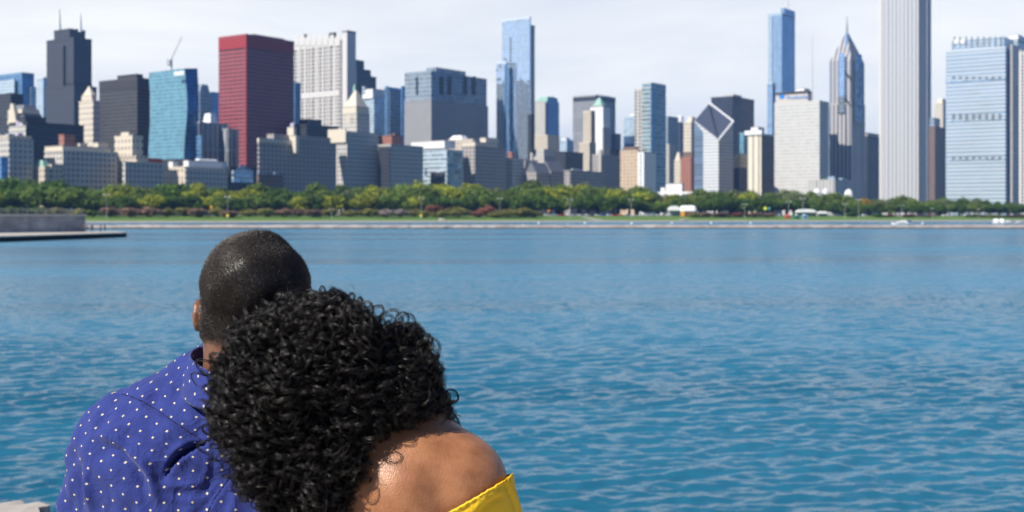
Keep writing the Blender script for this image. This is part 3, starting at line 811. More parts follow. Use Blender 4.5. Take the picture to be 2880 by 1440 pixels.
b.box("dark_edge", 1830, 1832.5, 1838, 254, S_bluegl, dE=-1.5, cap=False); b.mast(1860, 224, 234, .5, .2, 20)
b = Bld("tan_block", "tan stone block with a grid of windows under the apartment tower", "building", 1796, 880)
b.box("main_block", 1744, 1796, 1800, 424, FS("tan_grid", (0.56, 0.43, 0.30), (0.26, 0.21, 0.17), 6.0, 5.0, .5, .4), depth=30)
b.box("attic", 1752, 1790, 1796, 414, S_brown, yb=424, dE=6)
b = Bld("blank_white_block", "white block with a blank grey flank beside the tan block", "building", 1811, 845)
b.box("main_block", 1794, 1811, 1845, 428, S_blank); b.box("window_strip", 1800, 1803, 1803.2, 432, S_palegl, dE=-.6, cap=False, depth=.8)
b = Bld("grey_blue_tower", "grey blue glass tower right of the apartment tower", "tower", 1878, 1250)
b.box("shaft", 1868, 1879, 1908, 330, S_midtop); b.box("lower_shaft", 1872, 1882, 1904, 408, S_stone, dE=-20)
b = Bld("drum_tower", "dark tower topped by a white round drum left of the cream gothic tower", "tower", 1914, 1700)
b.box("shaft", 1906, 1914, 1932, 346, S_dark)
_P = b.at(1913.9, 12); _x, _y = b.local(_P)
MB().lathe([(9, 0), (9, b.z(328, _P)-b.z(346, _P)), (6, b.z(325, _P)-b.z(346, _P))], (_x, _y, b.z(346, _P)), 18).build("drum", S_whiter, b.root)
b = Bld("gothic_tower", "cream stepped gothic tower just left of the diamond roofed white tower", "tower", 1944, 1150)
b.box("shaft", 1922, 1944, 1962, 346, S_cream2); b.box("crown", 1930, 1946, 1960, 328, S_creamp, yb=346, dE=6, taper=.7); b.box("low_wing", 1896, 1916, 1924, 452, S_cream2, dE=-30); b.box("wing_cap", 1898, 1912, 1920, 428, S_creamp, yb=452, dE=-26, taper=.4)
b = Bld("red_brick_block", "dusky red brick block at the foot of the cream gothic tower", "building", 1944, 850)
b.box("main_block", 1914, 1944, 1952, 444, S_redbr); b.box("upper_block", 1920, 1946, 1954, 428, S_brown, yb=444, dE=8)
b = Bld("white_hall", "low white hall rising above the trees below the gothic tower", "hall", 1916, 760)
b.box("hall", 1873, 1918, 1924, 517, S_blank, depth=20); b.box("link_roof", 1858, 1870, 1880, 528, S_whiter, dE=10)
b = Bld("footbridge", "long pale flat footbridge above the trees below the gothic tower", "bridge", 1946, 740)
b.box("span", 1850, 1948, 1952, 539, S_whiter, yb=545, cap=False, depth=6)
for x in (1866, 1896, 1926): b.box("pier", x, x+3, x+4, 545, S_stone, dE=1, cap=False)
# -- diamond tower --------------------------------------------------------------
b = Bld("diamond_tower", "white banded tower with a dark sloping diamond roof edged in white", "tower", 2021, 790)
P = b.P
w_, n_ = to_w(P, 1953), to_n(P, 2062)
def dz(t_s, t_e):  # height over plan: the roof rises from the south-east corner to the north-west
    return b.z(394, P) + (b.z(340, P)-b.z(394, P))*(t_s + t_e) * 1.06
zc = [dz(1, 0), dz(0, 0), dz(0, 1), dz(1, 1)]
pl = [(-w_, 0), (0, 0), (0, n_), (-w_, n_)]
v = [(x, y, 0) for x, y in pl] + [(x, y, z) for (x, y), z in zip(pl, zc)]
f = [(0, 1, 5, 4), (1, 2, 6, 5), (2, 3, 7, 6), (3, 0, 4, 7)]
uv = []
for q in f:
    ax = 0 if q in ((0, 1, 5, 4), (2, 3, 7, 6)) else 1
    for i in q: uv.append((v[i][ax]+100, v[i][2]))
mesh("walls", v, f, [S_crain, FS("shaded_band_wall", (0.36, 0.38, 0.42), (0.16, 0.19, 0.24), 40.0, 4.6, 0.999, 0.5, var=.15)], b.root, uv=uv, mi=[0, 1, 0, 0])  # east wall: shade put into a darker copy of the white bands
b.box("west_shade_strip", 1952.6, 1977, 1977.3, 352, FS("shaded_band_strip", (0.16, 0.22, 0.30), (0.10, 0.16, 0.25), 40.0, 4.6, 0.999, 0.5), dE=-.5, tops=(341, 371, 371, 341), cap=False, depth=.5)  # dark strip added for the shade on the white wall's west end
n_r = np.cross(np.array(v[5])-np.array(v[4]), np.array(v[6])-np.array(v[5])); n_r /= np.linalg.norm(n_r)
def roofpt(s, e, lift=0.0): return np.array([-w_*s, n_*e, dz(s, e)]) + n_r*lift
# two halves of the diamond parted by a slot running down to the low corner
for nm, poly in (("roof_glass", [(0.04, 0), (1, 0), (1, .93)]), ("roof_glass", [(0, .04), (0, 1), (.93, 1)])):
    vv = [roofpt(s, e, .5) for s, e in poly] + [roofpt(s, e, -1.5) for s, e in poly]
    mesh(nm, vv, [(0, 1, 2), (5, 4, 3), (0, 3, 4, 1), (1, 4, 5, 2), (2, 5, 3, 0)], S_craind, b.root, uv=[(0, 0)]*18)
vv = [roofpt(0, 0, -2), roofpt(1, 0, -2), roofpt(1, 1, -2), roofpt(0, 1, -2)]
mesh("roof_slot", vv, [(0, 1, 2, 3)], plain("dark_slot", (.03, .035, .05), .4), b.root)
edge = MB()
for p, q in (((0, 0), (1, 0)), ((0, 0), (0, 1)), ((0, 1), (1, 1)), ((1, 0), (1, 1))):
    edge.tube(roofpt(*p, .6), roofpt(*q, .6), 1.6 if p == (0, 1) or q == (0, 1) else .25, n=6)
edge.build("roof_edge", S_whiter, b.root)
b = Bld("navy_tower", "plain dark navy box tower directly behind the diamond roofed tower", "tower", 2060, 1000)
b.box("shaft", 2000, 2060, 2121, 274, FS("navy_glass", (0.035, 0.042, 0.065), (0.028, 0.038, 0.066), 4.0, 5.0, .8, .6, grough=.15, var=.2)); b.box("penthouse", 2040, 2062, 2086, 266, S_stone, yb=274, dE=14)
b = Bld("gold_block", "small gold stone block with a dark lower wing right of the diamond roofed tower", "building", 2082, 800)
b.box("upper_block", 2060, 2082, 2102, 440, FS("gold_stone", (.62, .47, .26), (.2, .16, .12), 6, 6, .4, .4), dE=6); b.box("lower_wing", 2064, 2080, 2106, 474, S_dark); b.box("crown", 2068, 2082, 2100, 432, S_creamp, yb=440, dE=12)
b = Bld("teal_sliver", "narrow dark teal building left of the cream striped tower", "building", 2092, 900)
b.box("shaft", 2080, 2092, 2106, 376, S_teal)
b = Bld("cream_striped_tower", "short tower with cream vertical stripes and a dark right flank", "tower", 2141, 720)
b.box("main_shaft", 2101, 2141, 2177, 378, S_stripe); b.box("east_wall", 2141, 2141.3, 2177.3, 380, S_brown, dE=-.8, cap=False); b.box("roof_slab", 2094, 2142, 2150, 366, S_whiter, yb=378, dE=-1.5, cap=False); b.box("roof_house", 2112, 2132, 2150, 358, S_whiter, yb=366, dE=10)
b = Bld("steel_glass_tower", "tall rounded blue glass tower with a stepped top and thin spire", "tower", 2199, 1250)
b.box("main_shaft", 2161, 2199, 2236, 42, S_trump); b.box("bright_corner", 2160.5, 2171, 2172, 44, S_palegl, dE=-2, cap=False, depth=6); b.box("upper_step", 2196, 2206, 2236, 23, S_trump, yb=42, dE=8); b.box("rim", 2160, 2198, 2200, 36, S_slate, yb=42, dE=1); b.mast(2217, -12, 24, 1.6, .4, 22)
b.box("lower_step", 2158, 2172, 2176, 236, S_trump, dE=-12)
b = Bld("white_slab_tower", "broad white stone slab tower with a lettered roof sign and tall mast", "tower", 2305, 700)
b.box("main_shaft", 2178, 2305, 2331, 286, S_pru); b.box("sign_house", 2182, 2272, 2284, 261, plain("sign_house_stone", (.56, .52, .46), .7), yb=286, dE=6, cap=False); b.box("roof_slab", 2181, 2273, 2285, 255, plain("dark_band", (0.045, 0.045, 0.05), .6), yb=262, dE=5.5, cap=False); b.box("roof_hut", 2238, 2262, 2278, 249, S_blank, yb=255, dE=12)
b.mast(2285, 100, 290, 1.3, .35, 16)
# roof sign lettering
_P = b.at(2202, 6); _x, _y = b.local(_P)
fc = bpy.data.curves.new("lettering", 'FONT'); fc.body = "Prudential"; fc.extrude = .25; fc.size = 13.0*_P[1]/F*1.2
_ft = bpy.data.objects.new("lettering_curve", fc); COL.objects.link(_ft)
bpy.context.view_layer.update()
_me = bpy.data.meshes.new_from_object(_ft.evaluated_get(bpy.context.evaluated_depsgraph_get()))
bpy.data.objects.remove(_ft)
fo = link("lettering", _me, b.root)
fo.location = (_x+11*_P[1]/F, _y-.35, b.z(281, _P)); fo.rotation_euler = (R(90), 0, 0)
_me.materials.clear(); _me.materials.append(plain("sign_blue", (0.03, 0.22, 0.62), .5))
_s = _P[1]/F
mesh("emblem", [(_x+(-3+9*math.cos(t))*_s, _y-.4, b.z(271, _P)+7.5*_s*math.sin(t)) for t in np.linspace(0, 2*math.pi, 18, endpoint=False)], [tuple(range(18))], plain("sign_blue", (0.03, 0.22, 0.62), .5), b.root)
b = Bld("low_annex", "low ribbed grey annex at the foot of the white stone slab tower", "building", 2348, 640)
b.box("main_block", 2276, 2348, 2402, 506, FS("annex_ribs", (.52, .51, .48), (.26, .26, .27), 5.0, 60, .35, .98)); b.roof_gear(3, 17)
b.box("roof_garden", 2310, 2330, 2360, 500, plain("roof_shrubs", (.05, .09, .03), .9, .4, .3), yb=505, dE=12, cap=False)
# -- spired tower ----------------------------------------------------------------
b = Bld("spired_tower", "grey granite tower with a steep chevron top and a needle spire", "skyscraper", 2394, 690)
b.box("main_shaft", 2332, 2394, 2433, 292, S_pru2, dE=0)
b.box("upper_shaft", 2334, 2394, 2431, 168, S_pru2, yb=292, dE=1.2, cap=False)
b.box("chevron_roof", 2334, 2394, 2431, 84, S_pru2, yb=168, dE=1.2, taper=.08)
b.box("glass_bay", 2358, 2375, 2376, 150, S_mirror, yb=318, dE=-2, cap=False, depth=6); b.box("east_glass_bay", 2408, 2409, 2424, 150, S_bluegl, yb=340, dE=-9, cap=False)
b.box("crest", 2374, 2384, 2390, 76, S_mirror, yb=150, dE=14, taper=.2)
for i, (x, yt) in enumerate(((2368, 190), (2366, 262))):
    P = b.at(x, -.5); p0 = b.local(P); P2 = b.at(x+26, -.5); p1 = b.local(P2)
    MB().tube((p0[0], p0[1], b.z(yt, P)), (p1[0], p0[1], b.z(yt+36, P)), 1.4, n=6).build("chevron_band", plain("dark_slot", (.03, .035, .05), .4), b.root)
b.mast(2382, 44, 86, 2.2, .25, 18, plain("spire_steel", (.35, .37, .4), .4), "spire")
b = Bld("dark_slab", "dark slab block between the spired tower and the white ribbed skyscraper", "office block", 2440, 800)
b.box("shaft", 2425, 2440, 2473, 386, S_dark); b.box("mechanical_storey", 2426, 2440, 2472, 374, S_stone2, yb=386, dE=4)
# -- white skyscraper ---------------------------------------------------------------
b = Bld("white_skyscraper", "very tall white ribbed skyscraper running out of the top of the frame", "skyscraper", 2582, 800)
b.box("main_shaft", 2475, 2580, 2618, -40, S_aon, dE=2)
b.box("corner_pier", 2572, 2583, 2588, -40, S_whitep, dE=0, cap=False); b.box("corner_pier", 2471, 2480, 2482, -40, S_whitep, dE=0, cap=False, depth=8); b.box("corner_pier", 2606, 2608, 2619, -40, S_stone, dE=-14, cap=False)
b = Bld("brick_tower", "dark brown brick tower squeezed right of the white ribbed skyscraper", "tower", 2630, 700)
b.box("shaft", 2612, 2630, 2662, 358, S_brown); b.box("slate_top", 2614, 2628, 2644, 332, S_midtop, yb=358, dE=6)
b = Bld("cream_top_tower", "cream topped tower peeking out left of the blue banded glass tower", "tower", 2650, 1000)
b.box("shaft", 2630, 2652, 2680, 292, S_cream2); b.box("crown", 2634, 2650, 2672, 276, S_creamp, yb=292, dE=6, taper=.75)
b = Bld("blue_banded_tower", "wide pale blue glass tower with horizontal bands and a ribbed crown", "tower", 2828, 560)
b.box("main_shaft", 2660, 2828, 2864, 137, S_bcbs); b.box("crown", 2676, 2824, 2850, 104, S_palegl, yb=137, dE=5)
for i in range(9): b.box("crown_rib", 2682+i*16.5, 2686+i*16.5, 2686.3+i*16.5, 103, S_slate, yb=132, dE=4.3, cap=False, depth=.8)
for i, x in enumerate((2684, 2702)): 
    _P = b.at(x+5, 3.6); _x, _y = b.local(_P); s_ = _P[1]/F
    mesh("crown_sign", [(_x+6.5*s_*math.cos(t), _y, b.z(117, _P)+6.5*s_*math.sin(t)) for t in np.linspace(0, 2*math.pi, 16, endpoint=False)], [tuple(range(16))], S_whiter, b.root)
for j, (yt, yb_) in enumerate(((213, 224), (318, 338), (438, 450))):
    b.box("louvre_storey", 2659.6, 2828, 2829, yt, S_palegl, yb=yb_, dE=-.5-(j*.03), cap=False, depth=4)
    for i in range(8): b.box("louvre", 2678+i*18.5, 2686+i*18.5, 2686.3+i*18.5, yt+2, S_slate, yb=yb_-2, dE=-1.1-(j*.03), cap=False, depth=.8)
b.box("corner_slot", 2826, 2833, 2834, 126, S_bluegl, dE=-1.6, cap=False); b.box("corner_pier", 2836, 2848, 2868, 124, S_ribgrey, dE=-8, cap=False)
b = Bld("far_right_tower", "pale tower with a white top behind the blue banded glass tower", "tower", 2862, 760)
b.box("shaft", 2830, 2862, 2900, 118, S_greengl); b.box("white_top", 2838, 2864, 2890, 97, S_whiter, yb=110, dE=8)
b = Bld("white_edge_tower", "white apartment tower cut by the right edge of the picture", "tower", 2900, 500)
b.box("shaft", 2870, 2900, 2940, 148, S_white); b.box("end_pier", 2866, 2873, 2874, 144, S_whitep, dE=-2)
# ------------------------------------------------------------------ labels for the many small things: tell each by the landmark above it
LANDMARKS = [(0, "pier wall at left"), (190, "black antenna tower"), (250, "long grey hotel"), (350, "black office box"), (400, "red rooftop sign"), (480, "teal glass tower"), (580, "cream low row"),
             (650, "red tower's sunlit side"), (750, "red tower's shaded side"), (850, "wide brown hotel"), (920, "white ribbed tower"), (1000, "pyramid topped tower"), (1110, "plain grey block"), (1220, "white roofed block"),
             (1320, "grey slab tower"), (1450, "mirrored tower"), (1540, "green gabled tower"), (1620, "low dark terrace"), (1685, "green topped white tower"), (1770, "tan block"), (1840, "apartment tower"),
             (1915, "white hall"), (1990, "diamond tower wall"), (2050, "navy tower"), (2135, "cream striped tower"), (2200, "steel blue tower"), (2260, "white slab tower"), (2340, "ribbed annex"),
             (2400, "spired tower"), (2460, "dark slab"), (2545, "very tall white skyscraper"), (2635, "brown brick tower"), (2720, "banded tower's left half"), (2800, "banded tower's right half"), (2870, "right edge tower")]
ORD = ["first", "second", "third", "fourth", "fifth", "sixth", "seventh", "eighth"]
_pend = {}
def mark(o, what, cat, group, px, where="below the"):
    lm = min(LANDMARKS, key=lambda q: abs(q[0]-px))[1]
    _pend.setdefault((what, lm), []).append((px, o, cat, group, where))
def flush_labels():
    for (what, lm), L in _pend.items():
        L.sort(key=lambda q: q[0])
        for i, (px, o, cat, group, where) in enumerate(L):
            t = f"{what} {where} {lm}"
            if len(L) > 1: t += f", {ORD[i]} of {len(L)} from the pier"
            tag(o, t, cat, group)

# ------------------------------------------------------------------ trees
def leaf_mat(name, a, b_, tr=0.35):
    m, t, b = new_mat(name)
    geo = t.nodes.new("ShaderNodeNewGeometry")
    oi = t.nodes.new("ShaderNodeObjectInfo")
    at = t.nodes.new("ShaderNodeAttribute"); at.attribute_name = "tint"
    n1 = nd(t, "ShaderNodeTexNoise", Scale=0.22, Detail=3.0); t.links.new(geo.outputs["Position"], n1.inputs["Vector"])
    rp = nd(t, "ShaderNodeMapRange"); t.links.new(n1.outputs["Fac"], rp.inputs["Value"])
    rp.inputs["From Min"].default_value, rp.inputs["From Max"].default_value = 0.35, 0.65
    f = math2(t, 'MULTIPLY_ADD', at.outputs["Fac"], 0.55, math2(t, 'MULTIPLY', rp.outputs[0], 0.45))
    c = mixrgb(t, f, a, b_)
    k = math2(t, 'MULTIPLY_ADD', oi.outputs["Random"], 0.65, 1.15)
    cc = t.nodes.new("ShaderNodeCombineColor")
    for i in range(3): t.links.new(k, cc.inputs[i])
    c = mixrgb(t, 1.0, c, cc.outputs[0], 'MULTIPLY')
    t.links.new(c, b.inputs["Base Color"]); b.inputs["Roughness"].default_value = 0.65
    b.inputs["Specular IOR Level"].default_value = 0.25
    trn = t.nodes.new("ShaderNodeBsdfTranslucent"); t.links.new(c, trn.inputs[0])
    mx = t.nodes.new("ShaderNodeMixShader"); mx.inputs[0].default_value = tr
    t.links.new(b.outputs[0], mx.inputs[1]); t.links.new(trn.outputs[0], mx.inputs[2])
    t.links.new(mx.outputs[0], t.nodes["Material Output"].inputs["Surface"])
    return m
LEAF = {"deep green": leaf_mat("leaves_deep_green", (0.030, 0.066, 0.010), (0.090, 0.150, 0.020)),
        "mid green": leaf_mat("leaves_mid_green", (0.055, 0.095, 0.016), (0.150, 0.205, 0.034)),
        "yellow green": leaf_mat("leaves_yellow_green", (0.110, 0.140, 0.012), (0.300, 0.320, 0.028)),
        "golden": leaf_mat("leaves_golden", (0.150, 0.110, 0.018), (0.330, 0.220, 0.030)),
        "grey green": leaf_mat("leaves_grey_green", (0.065, 0.090, 0.036), (0.160, 0.185, 0.080)),
        "olive": leaf_mat("shrub_olive", (0.105, 0.105, 0.027), (0.225, 0.210, 0.053)),
        "brownish": leaf_mat("shrub_brown", (0.128, 0.078, 0.051), (0.255, 0.165, 0.120)),
        "rust red": leaf_mat("shrub_rust", (0.140, 0.056, 0.036), (0.250, 0.105, 0.066)),
        "mauve grey": leaf_mat("shrub_mauve", (0.195, 0.158, 0.143), (0.360, 0.300, 0.270))}
M_BARK = plain("bark", (0.075, 0.058, 0.044), 0.9, 0.3, 2.0)

def crown_mesh(seed, lobes, n, leaf, low=-0.55):
    r = np.random.default_rng(seed)
    L = []
    for i in range(lobes):
        th = r.uniform(0, 2*math.pi); ph = math.asin(r.uniform(low, 1))
        d = r.uniform(.42, .72)
        L.append((d*math.cos(ph)*math.cos(th), d*math.cos(ph)*math.sin(th), d*math.sin(ph)*.95, r.uniform(.26, .46), r.uniform(0, 1)))
    L.append((0, 0, 0, .62, .4))
    vs, ts = [], []
    wts = np.array([l[3]**2 for l in L]); wts /= wts.sum()
    ch = r.choice(len(L), n, p=wts)
    for c in ch:
        x, y, z, rad, t0 = L[c]
        d = r.normal(0, 1, 3); d /= np.linalg.norm(d)
        p = np.array([x, y, z]) + d*rad*(r.uniform(.55, 1.06) if r.random() < .9 else r.uniform(1.0, 1.22))
        if p[2] < low-.25: continue
        nrm = d + r.normal(0, .55, 3); nrm /= np.linalg.norm(nrm)
        a = np.cross(nrm, r.normal(0, 1, 3)); a /= np.linalg.norm(a); b = np.cross(nrm, a)
        s = leaf*r.uniform(.6, 1.4)
        for u, w in ((-1, -.6), (.3, -1), (1, .5), (-.2, 1)): vs.append(p + a*u*s + b*w*s + nrm*s*.2*r.uniform(-1, 1))
        ts += [min(1, max(0, t0*.5 + r.uniform(0, .6)))]*4
    f = np.arange(len(vs)).reshape(-1, 4)
    return np.array(vs), f, np.array(ts, dtype=np.float32)

def make_crown(name, seed, lobes, n, leaf, mat, parent, low=-.55):
    v, f, t = crown_mesh(seed, lobes, n, leaf, low)
    o = mesh(name, v, f, mat, parent)
    at = o.data.attributes.new("tint", 'FLOAT', 'POINT'); at.data.foreach_set("value", t)
    return o

def trunk_mb(seed):
    r = random.Random(seed); mb = MB()
    mb.tube((0, 0, 0), (.03, 0, .42), .055, .04, 8)
    for i in range(5):
        th = i*1.26 + r.uniform(-.3, .3)
        p = (.03, 0, .34+.02*i); q = (.03+.3*math.cos(th), .3*math.sin(th), .62+r.uniform(0, .15))
        mb.tube(p, q, .028, .012, 6)
    return mb

PROTO = []
for k in range(6):
    rt = empty("tree", (0, 0, 0))
    tr = trunk_mb(k).build("trunk", M_BARK, rt)
    cr_ = make_crown("crown", 100+k, 12 + k, 2700, .058, LEAF["mid green"], rt, low=-.85)
    cr_.location = (0, 0, .56); cr_.scale = (.62, .62, .45)
    PROTO.append(rt)
_used = set()
def plant(proto, lst, k):
    if k not in _used: _used.add(k); return proto
    return copy_thing(proto)

def put_tree(px, ytop, d, colour, wide=1.0, k=None, base_drop=0.0):
    k = random.randrange(len(PROTO)) if k is None else k
    p = land_xy(px, d); zb = land_z(d) - base_drop
    ztop = CAMH + (HZ-ytop)*p[1]/F
    h = ztop - zb
    o = plant(PROTO[k], PROTO, ("t", k))
    o.location = (p[0], p[1], zb)
    s = h*wide*random.uniform(.92, 1.1)
    o.scale = (s, s, h)
    o.rotation_euler = (0, 0, random.uniform(0, 6.28))
    for ch in o.children:
        if ch.name.startswith("crown"):
            ch.material_slots[0].link = 'OBJECT'; ch.material_slots[0].material = LEAF[colour]
    mark(o, f"{colour} {'broad' if wide > 1.05 else 'rounded' if wide > .9 else 'upright'} tree", "tree", "trees in the lakefront park", px)
    return o

TOP = [(0, 507), (40, 500), (100, 497), (150, 507), (200, 520), (260, 522), (300, 514), (350, 515), (400, 509), (440, 520), (480, 512), (520, 518), (580, 517), (640, 522), (700, 518), (760, 516), (820, 524), (870, 520), (950, 514),
       (1000, 520), (1050, 514), (1085, 503), (1120, 515), (1160, 505), (1210, 500), (1260, 502), (1320, 506), (1380, 514), (1420, 522), (1470, 510), (1500, 508), (1550, 504), (1600, 508), (1650, 512), (1690, 516), (1740, 514), (1790, 524), (1830, 540),
       (1870, 545), (1920, 542), (1960, 536), (2010, 530), (2060, 525), (2110, 527), (2160, 530), (2210, 531), (2260, 534), (2310, 545), (2350, 542), (2400, 548), (2440, 556), (2480, 548), (2520, 544), (2570, 550), (2620, 553), (2660, 547), (2700, 550), (2740, 558), (2790, 564), (2840, 562), (2890, 566)]
TX = [t[0] for t in TOP]; TY = [t[1] for t in TOP]
ty_at = lambda x: float(np.interp(x, TX, TY))
def colour_at(x, back):
    r = random.random()
    if x < 260: return "deep green" if r < .6 else "mid green"
    if 330 < x < 720: return "yellow green" if r < .42 else "deep green" if r < .7 else "mid green"
    if 1640 < x < 1680 and back: return "golden"
    if 2425 < x < 2455: return "golden"
    if 1480 < x < 1620: return "yellow green" if r < .3 else "mid green"
    if x > 2700: return "grey green" if r < .5 else "deep green"
    return "mid green" if r < .55 else "deep green" if r < .72 else "yellow green" if r < .86 else "grey green"
# back row carries the skyline of the wood
x = -30
while x < 2930:
    step = random.uniform(.5, .72)*(612-ty_at(x))
    put_tree(x, ty_at(x) + random.uniform(-7, 11), random.uniform(150, 185), colour_at(x, True), random.uniform(.75, 1.3))
    x += step
# middle and front rows
x = -10
while x < 2930:
    y = ty_at(x)
    put_tree(x, y + random.uniform(6, 18), random.uniform(122, 140), colour_at(x, False), random.uniform(.9, 1.2))
    x += random.uniform(.62, .9)*(610-y)
x = -20
while x < 2930:
    y = max(ty_at(x) + random.uniform(22, 34), 545) if x > 250 else ty_at(x) + random.uniform(10, 30)
    put_tree(x, min(y, 572), random.uniform(104, 116), random.choice(["deep green", "mid green", "deep green", "yellow green" if x < 1300 else "deep green"]), random.uniform(1.0, 1.35))
    x += random.uniform(.55, .85)*(610-min(y, 572))

# ------------------------------------------------------------------ shrubs on the lawn
SHR = []
for k in range(4):
    rt = empty("shrub", (0, 0, 0))
    mb = MB()
    for i in range(7):
        th = i*.9; mb.tube((0.05*math.cos(th), .05*math.sin(th), 0), (.5*math.cos(th), .5*math.sin(th), .5), .02, .01, 5)
    mb.build("stems", M_BARK, rt)
    c = make_crown("foliage", 300+k, 8, 900, .085, LEAF["olive"], rt, low=-.5)
    c.location = (0, 0, .5); c.scale = (1, .8, .55)
    SHR.append(rt)
def put_shrub(px, wpx, ytop, d, colour, k=None):
    k = random.randrange(4) if k is None else k
    d = d-12; p = land_xy(px, d); zb = land_z(d)
    h = CAMH + (HZ-ytop)*p[1]/F - zb
    o = plant(SHR[k], SHR, ("s", k))
    o.location = (p[0], p[1], zb - .1)
    w = wpx*p[1]/F*.5
    o.scale = (w, w*.8, h); o.rotation_euler = (0, 0, random.uniform(-.4, .4))
    for ch in o.children:
        if ch.name.startswith("foliage"):
            ch.material_slots[0].link = 'OBJECT'; ch.material_slots[0].material = LEAF[colour]
    mark(o, f"{colour} {'wide' if wpx > 80 else 'low'} shrub", "shrub", "shrubs along the lawn", px)
for px, w, yt, d, c in [(40, 110, 580, 74, "deep green"), (105, 110, 578, 76, "deep green"), (160, 80, 583, 66, "olive"), (225, 70, 586, 60, "olive"), (262, 60, 590, 60, "deep green"), (310, 90, 580, 62, "brownish"), (365, 80, 581, 56, "brownish"), (420, 90, 582, 60, "brownish"), (470, 80, 584, 66, "olive"), (520, 90, 581, 70, "olive"),
        (560, 90, 583, 58, "brownish"), (612, 80, 581, 64, "olive"), (650, 90, 590, 54, "brownish"), (700, 80, 585, 66, "olive"), (750, 80, 583, 62, "olive"), (800, 90, 585, 60, "brownish"), (842, 70, 583, 66, "brownish"), (885, 90, 586, 58, "brownish"), (930, 80, 583, 66, "olive"), (985, 80, 588, 62, "olive"),
        (1040, 90, 586, 60, "olive"), (1085, 90, 585, 55, "mauve grey"), (1125, 70, 588, 58, "mauve grey"), (1165, 80, 584, 64, "olive"), (1195, 60, 590, 54, "olive"), (1222, 84, 573, 68, "rust red"), (1285, 110, 578, 52, "olive"), (1240, 70, 592, 48, "olive"), (1372, 78, 577, 66, "rust red"), (1345, 60, 592, 54, "rust red"),
        (1425, 110, 585, 52, "olive"), (1470, 120, 583, 58, "olive"), (1500, 90, 590, 56, "olive"), (1395, 60, 592, 50, "olive"),
        (1985, 80, 596, 60, "brownish"), (2030, 90, 596, 58, "brownish"), (2075, 90, 597, 58, "rust red"), (2120, 80, 597, 58, "brownish"), (2160, 80, 599, 56, "brownish"), (1955, 60, 598, 58, "olive"),
        (2400, 70, 596, 66, "deep green"), (2470, 60, 600, 60, "deep green"), (2500, 70, 602, 62, "rust red"), (2560, 80, 602, 60, "rust red"), (2610, 70, 604, 60, "brownish"), (2740, 70, 602, 58, "olive"), (2790, 90, 602, 56, "olive"), (2845, 90, 604, 56, "brownish"), (2880, 60, 603, 56, "olive")]:
    put_shrub(px, w, yt, d, c)

# ------------------------------------------------------------------ street furniture, cars, people, boats on the far shore
M_POLE = plain("pole_steel", (0.42, 0.42, 0.41), 0.5, .1, 1.0)
M_LAMP = plain("lamp_glass", (0.8, 0.8, 0.76), 0.3, .03)
lamp0 = empty("street_lamp", (0, 0, 0))
MB().tube((0, 0, 0), (0, 0, .5), .42, .38, 8).tube((0, 0, .5), (0, 0, 1), .26, .18, 8).build("base", M_POLE, lamp0)
MB().tube((0, 0, 1), (0, 0, 13.2), .17, .10, 8).build("pole", M_POLE, lamp0)
MB().tube((-1.5, 0, 13.0), (1.5, 0, 13.0), .07, .07, 6).build("arm", M_POLE, lamp0)
for s in (-1, 1): MB().lathe([(.12, .3), (.42, .1), (.46, -.2), (.2, -.36)], (1.5*s, 0, 13.0), 10).build("lamp_head", M_LAMP, lamp0)
_first = [True]
def lamp(px, yt, d):
    o = lamp0 if _first[0] else copy_thing(lamp0); _first[0] = False
    p = land_xy(px, d); zb = land_z(d); h = CAMH+(HZ-yt)*p[1]/F-zb
    o.location = (p[0], p[1], zb); o.scale = (1.15, 1.15, h/13.4); o.rotation_euler = (0, 0, random.uniform(-.3, .5))
    mark(o, "grey twin headed lamp post", "lamp post", "lamp posts along the lawn", px)
for px, yt in ((300, 545), (640, 552), (933, 588), (1185, 556), (1406, 556), (1603, 560), (1775, 560), (2095, 573), (2218, 566), (2258, 557), (2376, 572), (2415, 560), (2536, 577), (2622, 585), (2752, 586)):
    lamp(px, yt, 40 if px not in (2218, 2376) else 34)

CARP = {"white": (.78, .78, .77), "silver": (.5, .51, .52), "black": (.02, .02, .022), "red": (.45, .03, .02), "orange": (.65, .2, .03), "blue": (.05, .12, .3)}
M_GLASS = plain("car_glass", (.02, .025, .03), .08); M_TYRE = plain("tyre_rubber", (.02, .02, .02), .8); M_RIM = plain("wheel_rim", (.5, .5, .5), .3, metal=.7)
def body_profile(w, prof):
    v = [(x, y, z) for y in (-w, w) for x, z in prof]; n = len(prof)
    return v, [tuple(reversed(range(n))), tuple(range(n, 2*n))] + [(i, (i+1) % n, n+(i+1) % n, n+i) for i in range(n)]
car0 = empty("parked_car", (0, 0, 0))
v, f = body_profile(.88, [(-2.2, .3), (2.2, .3), (2.25, .75), (1.3, .9), (.6, 1.42), (-1.2, 1.45), (-1.9, .95), (-2.25, .85)])
mesh("body", v, f, plain("car_white", CARP["white"], .3, .02), car0)
v, f = body_profile(.90, [(1.12, .95), (.56, 1.34), (-1.15, 1.37), (-1.7, .97)])
mesh("window", v, f, M_GLASS, car0)
for x in (-1.4, 1.4):
    for s in (-1, 1):
        wh = MB().tube((x, s*.7, .33), (x, s*.92, .33), .33, .33, 14).build("wheel", M_TYRE, car0)
        MB().tube((x, s*.92, .33), (x, s*.935, .33), .2, .2, 10).build("rim", M_RIM, wh)
for s in (-1, 1): MB().box(2.2, 2.27, s*.6-.18, s*.6+.18, .6, .76).build("headlight", M_LAMP, car0)
_fc2 = [True]
